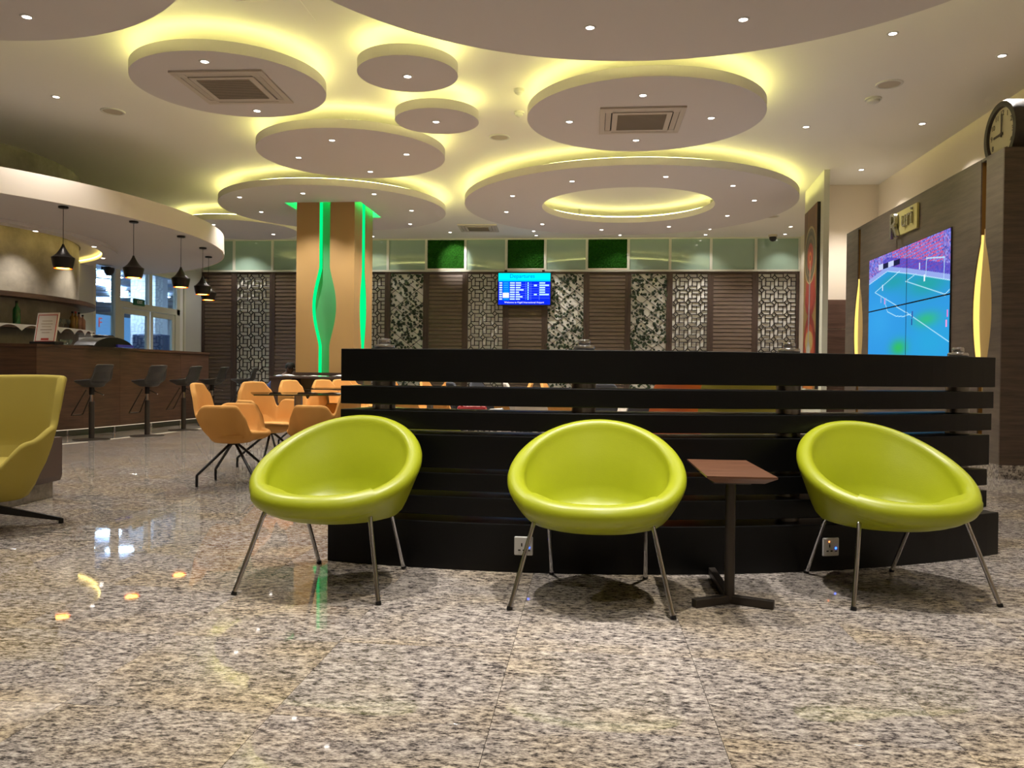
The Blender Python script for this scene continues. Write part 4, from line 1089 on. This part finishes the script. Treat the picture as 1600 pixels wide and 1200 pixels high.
def skin(name, verts, edges, m, parent=None, sub=2):
    me = bpy.data.meshes.new(name); me.from_pydata([v[:3] for v in verts], edges, [])
    me.materials.append(m)
    o = ob(name, me, parent)
    sk = o.modifiers.new('skin', 'SKIN'); sk.use_smooth_shade = True
    lay = me.skin_vertices[0].data if me.skin_vertices else None
    if lay is None:
        bm = bmesh.new(); bm.from_mesh(me); bm.verts.layers.skin.verify(); bm.to_mesh(me); bm.free(); lay = me.skin_vertices[0].data
    for i, v in enumerate(verts):
        r = v[3]; lay[i].radius = (r, r) if not isinstance(r, tuple) else r
        lay[i].use_root = i == 0
    s = o.modifiers.new('sub', 'SUBSURF'); s.levels = sub; s.render_levels = sub
    return o
pe_x, pe_y = -5.72, 14.5
pv = [(-.22, 0, .50, .14), (-.08, 0, .64, .125), (.08, 0, .80, .135), (.155, 0, .875, .07), (.20, 0, .925, .055), (.225, 0, .985, .08), (.235, 0, 1.03, .072),
      (.07, .18, .80, .06), (.10, .25, .62, .045), (.30, .20, .60, .036), (.38, .19, .605, .028),
      (.07, -.18, .80, .06), (.10, -.25, .62, .045), (.30, -.20, .60, .036), (.38, -.19, .605, .028),
      (-.10, .10, .48, .088), (.22, .11, .50, .07), (.25, .11, .25, .055), (.24, .11, .06, .04), (.36, .12, .03, .03),
      (-.10, -.10, .48, .088), (.22, -.11, .50, .07), (.25, -.11, .25, .055), (.24, -.11, .06, .04), (.36, -.12, .03, .03)]
pedg = [(0, 1), (1, 2), (2, 3), (3, 4), (4, 5), (5, 6), (2, 7), (7, 8), (8, 9), (9, 10), (2, 11), (11, 12), (12, 13), (13, 14), (0, 15), (15, 16), (16, 17), (17, 18), (18, 19), (0, 20), (20, 21), (21, 22), (22, 23), (23, 24)]
person = skin('person', pv, pedg, M_SKIN); person.location = (pe_x, pe_y, 0)
tag(person, 'person in a blue shirt sitting bent forward behind the dark side counter', 'person')
grow = lambda v, d: (*v[:3], v[3] + d)
sel = [0, 1, 2, 3, 7, 8, 11, 12]; mp = {k: i for i, k in enumerate(sel)}
skin('shirt', [grow(pv[k], .014) for k in sel], [(mp[a], mp[b]) for a, b in pedg if a in mp and b in mp], M_BLUESH, person)
sel = [0, 15, 16, 17, 18, 20, 21, 22, 23]; mp = {k: i for i, k in enumerate(sel)}
skin('trousers', [grow(pv[k], .012) for k in sel], [(mp[a], mp[b]) for a, b in pedg if a in mp and b in mp], M_DARK, person)
part('hair', MB().lathe([(.088, 1.0), (.09, 1.03), (.082, 1.07), (.05, 1.105), (0, 1.115)], 18, (.222, 0)), M_HAIR, person, smooth=True)
for s in (1, -1):
    part('eye', MB().lathe([(0, .995), (.012, 1.0), (.012, 1.01), (0, 1.015)], 10, (.30, s * .03)), M_PAPER, person, smooth=True)
    part('ear', MB().lathe([(0, .965), (.016, .975), (.016, 1.005), (0, 1.015)], 10, (.21, s * .083)), M_SKIN, person, smooth=True)
part('nose', MB().tube([(.30, 0, .995), (.322, 0, .965), (.30, 0, .96)], [.008, .015, .01], 8), M_SKIN, person, smooth=True)
sb = thing('stool_bench', 'low dark bench under the seated person in the blue shirt', 'bench', (pe_x - .2, pe_y, 0))
part('seat', MB().box(-.2, .2, -.3, .3, .3, .40), M_SLATF, sb, .01)
part('base', MB().box(-.15, .15, -.25, .25, 0, .3), M_SLATF, sb, .004)

# ================================================================== SCREENS
def blank(w_, h_, c): return np.ones((h_, w_, 3)) * np.array(c, float)
def poly_line(img, pts, col, wd, asp):
    h_, w_ = img.shape[:2]; yy, xx = np.mgrid[0:h_, 0:w_]; u = (xx + .5) / w_ * asp; v = (yy + .5) / h_
    for (a, b), (c, d_) in zip(pts, pts[1:]):
        ax, ay, bx, by = a * asp, b, c * asp, d_
        dx, dy = bx - ax, by - ay; t = np.clip(((u - ax) * dx + (v - ay) * dy) / (dx * dx + dy * dy), 0, 1)
        dist = np.hypot(u - ax - t * dx, v - ay - t * dy); k = np.clip(1.5 - dist / wd, 0, 1)[..., None]
        img[:] = img * (1 - k) + np.array(col) * k
def rect(img, u0, u1, v0, v1, col):
    h_, w_ = img.shape[:2]; img[int(v0 * h_):max(int(v1 * h_), int(v0 * h_) + 1), int(u0 * w_):max(int(u1 * w_), int(u0 * w_) + 1)] = col
NW, NH = 256, 144; asp = 16 / 9
rng = np.random.RandomState(4)
img = blank(NW, NH, (52, 152, 226))
yy, xx = np.mgrid[0:NH, 0:NW]; U = (xx + .5) / NW; V = (yy + .5) / NH
def blob(u, v, ru, rv, col, s=1.):
    k = (np.exp(-(((U - u) / ru) ** 2 + ((V - v) / rv) ** 2)) * s)[..., None]; img[:] = img * (1 - k) + np.array(col) * k
blob(.35, .28, .2, .08, (40, 160, 170), .9); blob(.75, .38, .25, .1, (40, 165, 160), .9); blob(.42, .87, .1, .07, (52, 190, 80), .95); blob(.75, .66, .14, .06, (56, 190, 110), .9); blob(.15, .6, .2, .2, (60, 170, 235), .6); blob(.8, .85, .3, .2, (40, 180, 215), .5)
edge = np.interp(U, [0, .26, 1], [.235, .165, .40])
crowd = V < edge
cr = np.array([(112, 108, 208), (140, 116, 205), (170, 110, 180), (110, 132, 232), (84, 82, 170), (168, 156, 228)], float)
ci = rng.randint(0, 6, (NH // 2, NW // 2)).repeat(2, 0).repeat(2, 1)
rows = ((V * 34 + U * 3) % 1 < .35) & (np.abs(U - .62) < .3) & (V < .28)
cimg = cr[ci]; cimg[rows] = (206, 92, 140)
low = (V > edge - .13) & (U > .2); cimg[low] = cimg[low] * .3 + np.array((80, 70, 190)) * .7
img[crowd] = cimg[crowd]
ad = crowd & (V > edge - .045); img[ad] = (150, 170, 235)
W_ = (190, 235, 255)
poly_line(img, [(0, .235), (.26, .165), (1, .40)], W_, .0036, asp)
poly_line(img, [(.42, .2), (.09, .33), (1.0, .86)], W_, .0036, asp)
poly_line(img, [(.62, .27), (.49, .31), (.95, .50), (1, .47)], W_, .0036, asp)
poly_line(img, [(.25, .41), (.24, .47), (.27, .53), (.38, .585), (.47, .60), (.56, .59)], W_, .0036, asp)
poly_line(img, [(.74, .17), (.735, .32)], W_, .005, asp); poly_line(img, [(.74, .17), (.94, .21), (.935, .37)], W_, .005, asp)
for u, v, c in ((.2, .31, (220, 230, 255)), (.18, .42, (150, 180, 240)), (.23, .44, (230, 150, 220)), (.72, .33, (240, 250, 255)), (.58, .6, (60, 90, 160)), (.575, .66, (40, 60, 140)), (.98, .64, (240, 130, 210)), (.97, .72, (240, 160, 220)), (.66, .22, (220, 230, 255))):
    rect(img, u - .007, u + .007, v - .028, v + .028, c)
for u0, u1, c in ((.14, .2, (200, 210, 245)), (.2, .27, (34, 36, 70)), (.27, .34, (200, 210, 245)), (.34, .42, (34, 36, 70))):
    rect(img, u0, u1, .075 + u0 * .05, .125 + u0 * .05, c)
M_SCR = vcol_mat('screen picture', .95)
YA, YBs, ZA, ZBs = 11.64, 9.09, 1.13, 2.565
ym, zm = 10.30, 1.848
for i in range(2):
    for j in range(2):
        y0, y1 = ((YA, ym), (ym, YBs))[i]; z0, z1 = ((zm, ZBs), (ZA, zm))[j]
        t = thing('video_screen', '%s screen of the football video wall' % (('upper far', 'lower far'), ('upper near', 'lower near'))[i][j], 'screen', (XW, (y0 + y1) / 2, (z0 + z1) / 2), 0, 'screens of the video wall')
        hw, hh = (y0 - y1) / 2, (z1 - z0) / 2; g = .008
        part('bezel', MB().box(-.014, -.001, -hw + .0015, hw - .0015, -hh + .0015, hh - .0015), M_BLKMET, t)
        sub = img[j * NH // 2:(j + 1) * NH // 2, i * NW // 2:(i + 1) * NW // 2]
        ob('picture', picture_mesh('picture', sub, (-.0155, hw - g, -hh + g), (0, -2 * (hw - g), 0), (0, 0, 2 * (hh - g)), M_SCR), t)
# logo above the screens
lg = thing('logo_sign', 'pale gold sign plate with raised silver letters above the football video wall', 'sign', (XW, 10.34, 2.865))
part('plate', MB().box(-.03, -.002, -.36, .36, -.15, .15), mat('pale gold plate', (204, 194, 126), .35, metal=.25), lg, .004)
M_SILV = mat('silver letters', (168, 164, 150), .25, metal=.9)
ob('lettering', text_mesh('uri', .30, M_SILV, .012), lg, (-.045, -.10, .02), (pi / 2, 0, -pi / 2))
ob('lettering', text_mesh('R', .46, M_SILV, .02), lg, (-.06, .27, -.03), (pi / 2, 0, -pi / 2))
# departures board
db = thing('departures_screen', 'blue departures screen on the slatted wood wall under the middle moss panel', 'screen', (-1.567, 19.28, 2.975))
hw, hh = .62, .375
part('bezel', MB().box(-hw - .025, hw + .025, -.03, .04, -hh - .025, hh + .025), M_BLKMET, db, .004)
img2 = blank(160, 96, (10, 40, 226)); rect(img2, 0, 1, 0, .27, (0, 232, 255)); rect(img2, 0, 1, .215, .27, (0, 200, 250)); rect(img2, .09, .215, .29, .87, (0, 120, 240))
for k in range(8):
    v = .30 + .072 * k
    for u0, u1 in ((.02, .075), (.23, .32), (.34, .34 + (.1, .1, .09, .15, .06, .08, .13, .08)[k])): rect(img2, u0, u1, v, v + .04, (200, 235, 255))
    rect(img2, .11, .19, v + .01, v + .025, (60, 170, 255)); rect(img2, .565, .59, v, v + .05, (150, 225, 255))
    if k < 7: rect(img2, .44, .99, v + .055, v + .06, (90, 110, 255))
    if k < 6: rect(img2, .795, .9, v, v + .04, (190, 240, 255))
    if k in (1, 5): rect(img2, .9, .98, v, v + .04, (190, 240, 255)); rect(img2, .69, .745, v, v + .045, (190, 240, 255))
for u in (.53, .63, .79): rect(img2, u, u + .006, .29, .86, (90, 130, 255))
rect(img2, .09, .21, .63, .79, (250, 252, 255))
ob('picture', picture_mesh('picture', img2, (-hw, -.0315, -hh), (2 * hw, 0, 0), (0, 0, 2 * hh), vcol_mat('board picture', 1.15)), db)
ob('lettering', text_mesh('Departures', .13, emis('board blue', (0, 120, 235), 1.), .001), db, (-.05, -.034, .30), (pi / 2, 0, 0))
ob('lettering', text_mesh('Welcome to Kigali International Airport', .058, emis('board white', (250, 250, 255), 1.1), .001), db, (-.0, -.034, -.322), (pi / 2, 0, 0))
part('bracket', MB().box(-.3, .3, .04, .105, -.2, .2), M_BLKMET, db)
for x in (-.45, .45): part('bracket', MB().box(x - .03, x + .03, .0, .09, hh + .02, hh + .08), M_BLKMET, db)

# painting on the short partition
PWd, PHt = 1.06, 3.0; PZ = .75
NW, NH = 110, 300
img = blank(NW, NH, (150, 96, 40)); yy, xx = np.mgrid[0:NH, 0:NW]; U = (xx + .5) / NW; V = (yy + .5) / NH
rng = np.random.RandomState(2); st_ = np.convolve(rng.rand(NW + 8), np.ones(9) / 9, 'valid')[:NW]
img *= (.55 + .9 * (st_[None, :, None] - .2)); 
img[:] = img * (1 - np.clip(V * 1.2, 0, .6)[..., None]) + np.array((176, 150, 84)) * np.clip(V * 1.2, 0, .6)[..., None]
def ell(u, v, ru, rv, col, r0=0.):
    q = np.hypot((U - u) / ru, (V - v) / rv); k = ((q <= 1) & (q >= r0)); img[k] = col
ell(.55, .50, .42, .10, (150, 40, 36)); ell(.55, .44, .36, .12, (176, 66, 50)); ell(.52, .79, .5, .20, (140, 36, 30)); ell(.5, .8, .40, .16, (190, 80, 40)); ell(.48, .74, .30, .06, (200, 170, 100)); 
for k, (ru, c) in enumerate(((.46, (216, 196, 130)), (.43, (120, 110, 84)), (.38, (84, 80, 64)), (.33, (140, 120, 86)), (.28, (96, 84, 66)), (.22, (186, 70, 40)), (.17, (150, 50, 30)), (.10, (210, 120, 60)), (.05, (70, 30, 20)))):
    ell(.5, .26 + .002 * k, ru, ru * .345, c)
ell(.46, .98, .38, .16, (226, 120, 40)); ell(.46, 1.0, .3, .13, (240, 150, 60)); rect(img, .1, .84, .90, .925, (110, 100, 84))
ell(.44, .79, .17, .05, (190, 180, 150)); ell(.44, .79, .11, .032, (230, 226, 210))
poly_line(img, [(.5, .32), (.47, .55), (.43, .79)], (150, 170, 180), .012, PWd / PHt); poly_line(img, [(.52, .30), (.49, .40)], (220, 150, 110), .010, PWd / PHt)
img *= .8
pt_ = thing('painting', 'tall abstract painting of brown, red and orange ovals on the short partition', 'painting', PA + pd * .22 + Vector((0, 0, PZ)), pang)
part('canvas', MB().box(0, PWd, .001, .05, 0, PHt), M_DARK, pt_)
ob('picture', picture_mesh('picture', img, (PWd, .0515, 0), (-PWd, 0, 0), (0, 0, PHt), vcol_mat('oil paint', None, .45)), pt_)

# clock on the media wall
ck = thing('station_clock', 'round dark wood clock with a cream face standing on top of the media wall', 'clock', (4.02, 8.49, 3.37), -pi / 2)
R_ = .33
dr = part('case', MB().lathe([(.0, .2), (.30, .2), (R_, .17), (R_, .03), (.315, .0), (.262, .0), (.255, .03), (0, .03)], 48), mat('aged dark wood', (62, 52, 42), .55, var=(38, 32, 26), scale=(14, 14, 14)), ck, rot=(-pi / 2, 0, 0), smooth=True)
part('face', MB().lathe([(0, 0), (.256, 0)], 48), mat('cream clock face', (206, 198, 160), .5), ck, rot=(pi / 2, 0, 0), loc=(0, .028, 0))
M_INK = mat('clock ink', (70, 60, 48), .6)
for k in range(12):
    a = pi / 2 - 2 * pi * (k + 1) / 12
    ob('numeral', text_mesh(str(k + 1), .075, M_INK, .001), ck, (.205 * cos(a), .025, .205 * sin(a)), (pi / 2, 0, 0))
for a, l, wv in ((pi / 2, .2, .008), (pi + .04, .15, .011)):
    part('hand', MB().box(-.03, l, -.003, .003, -wv, wv), M_INK, ck, loc=(0, .018, 0), rot=(0, -a, 0))
part('hand_hub', MB().lathe([(0, .0), (.018, .0), (.018, .008), (0, .008)], 16), M_INK, ck, rot=(pi / 2, 0, 0), loc=(0, .02, 0))
part('foot', MB().box(-.16, .16, .03, .18, -.42, -.29), M_DARK, ck)
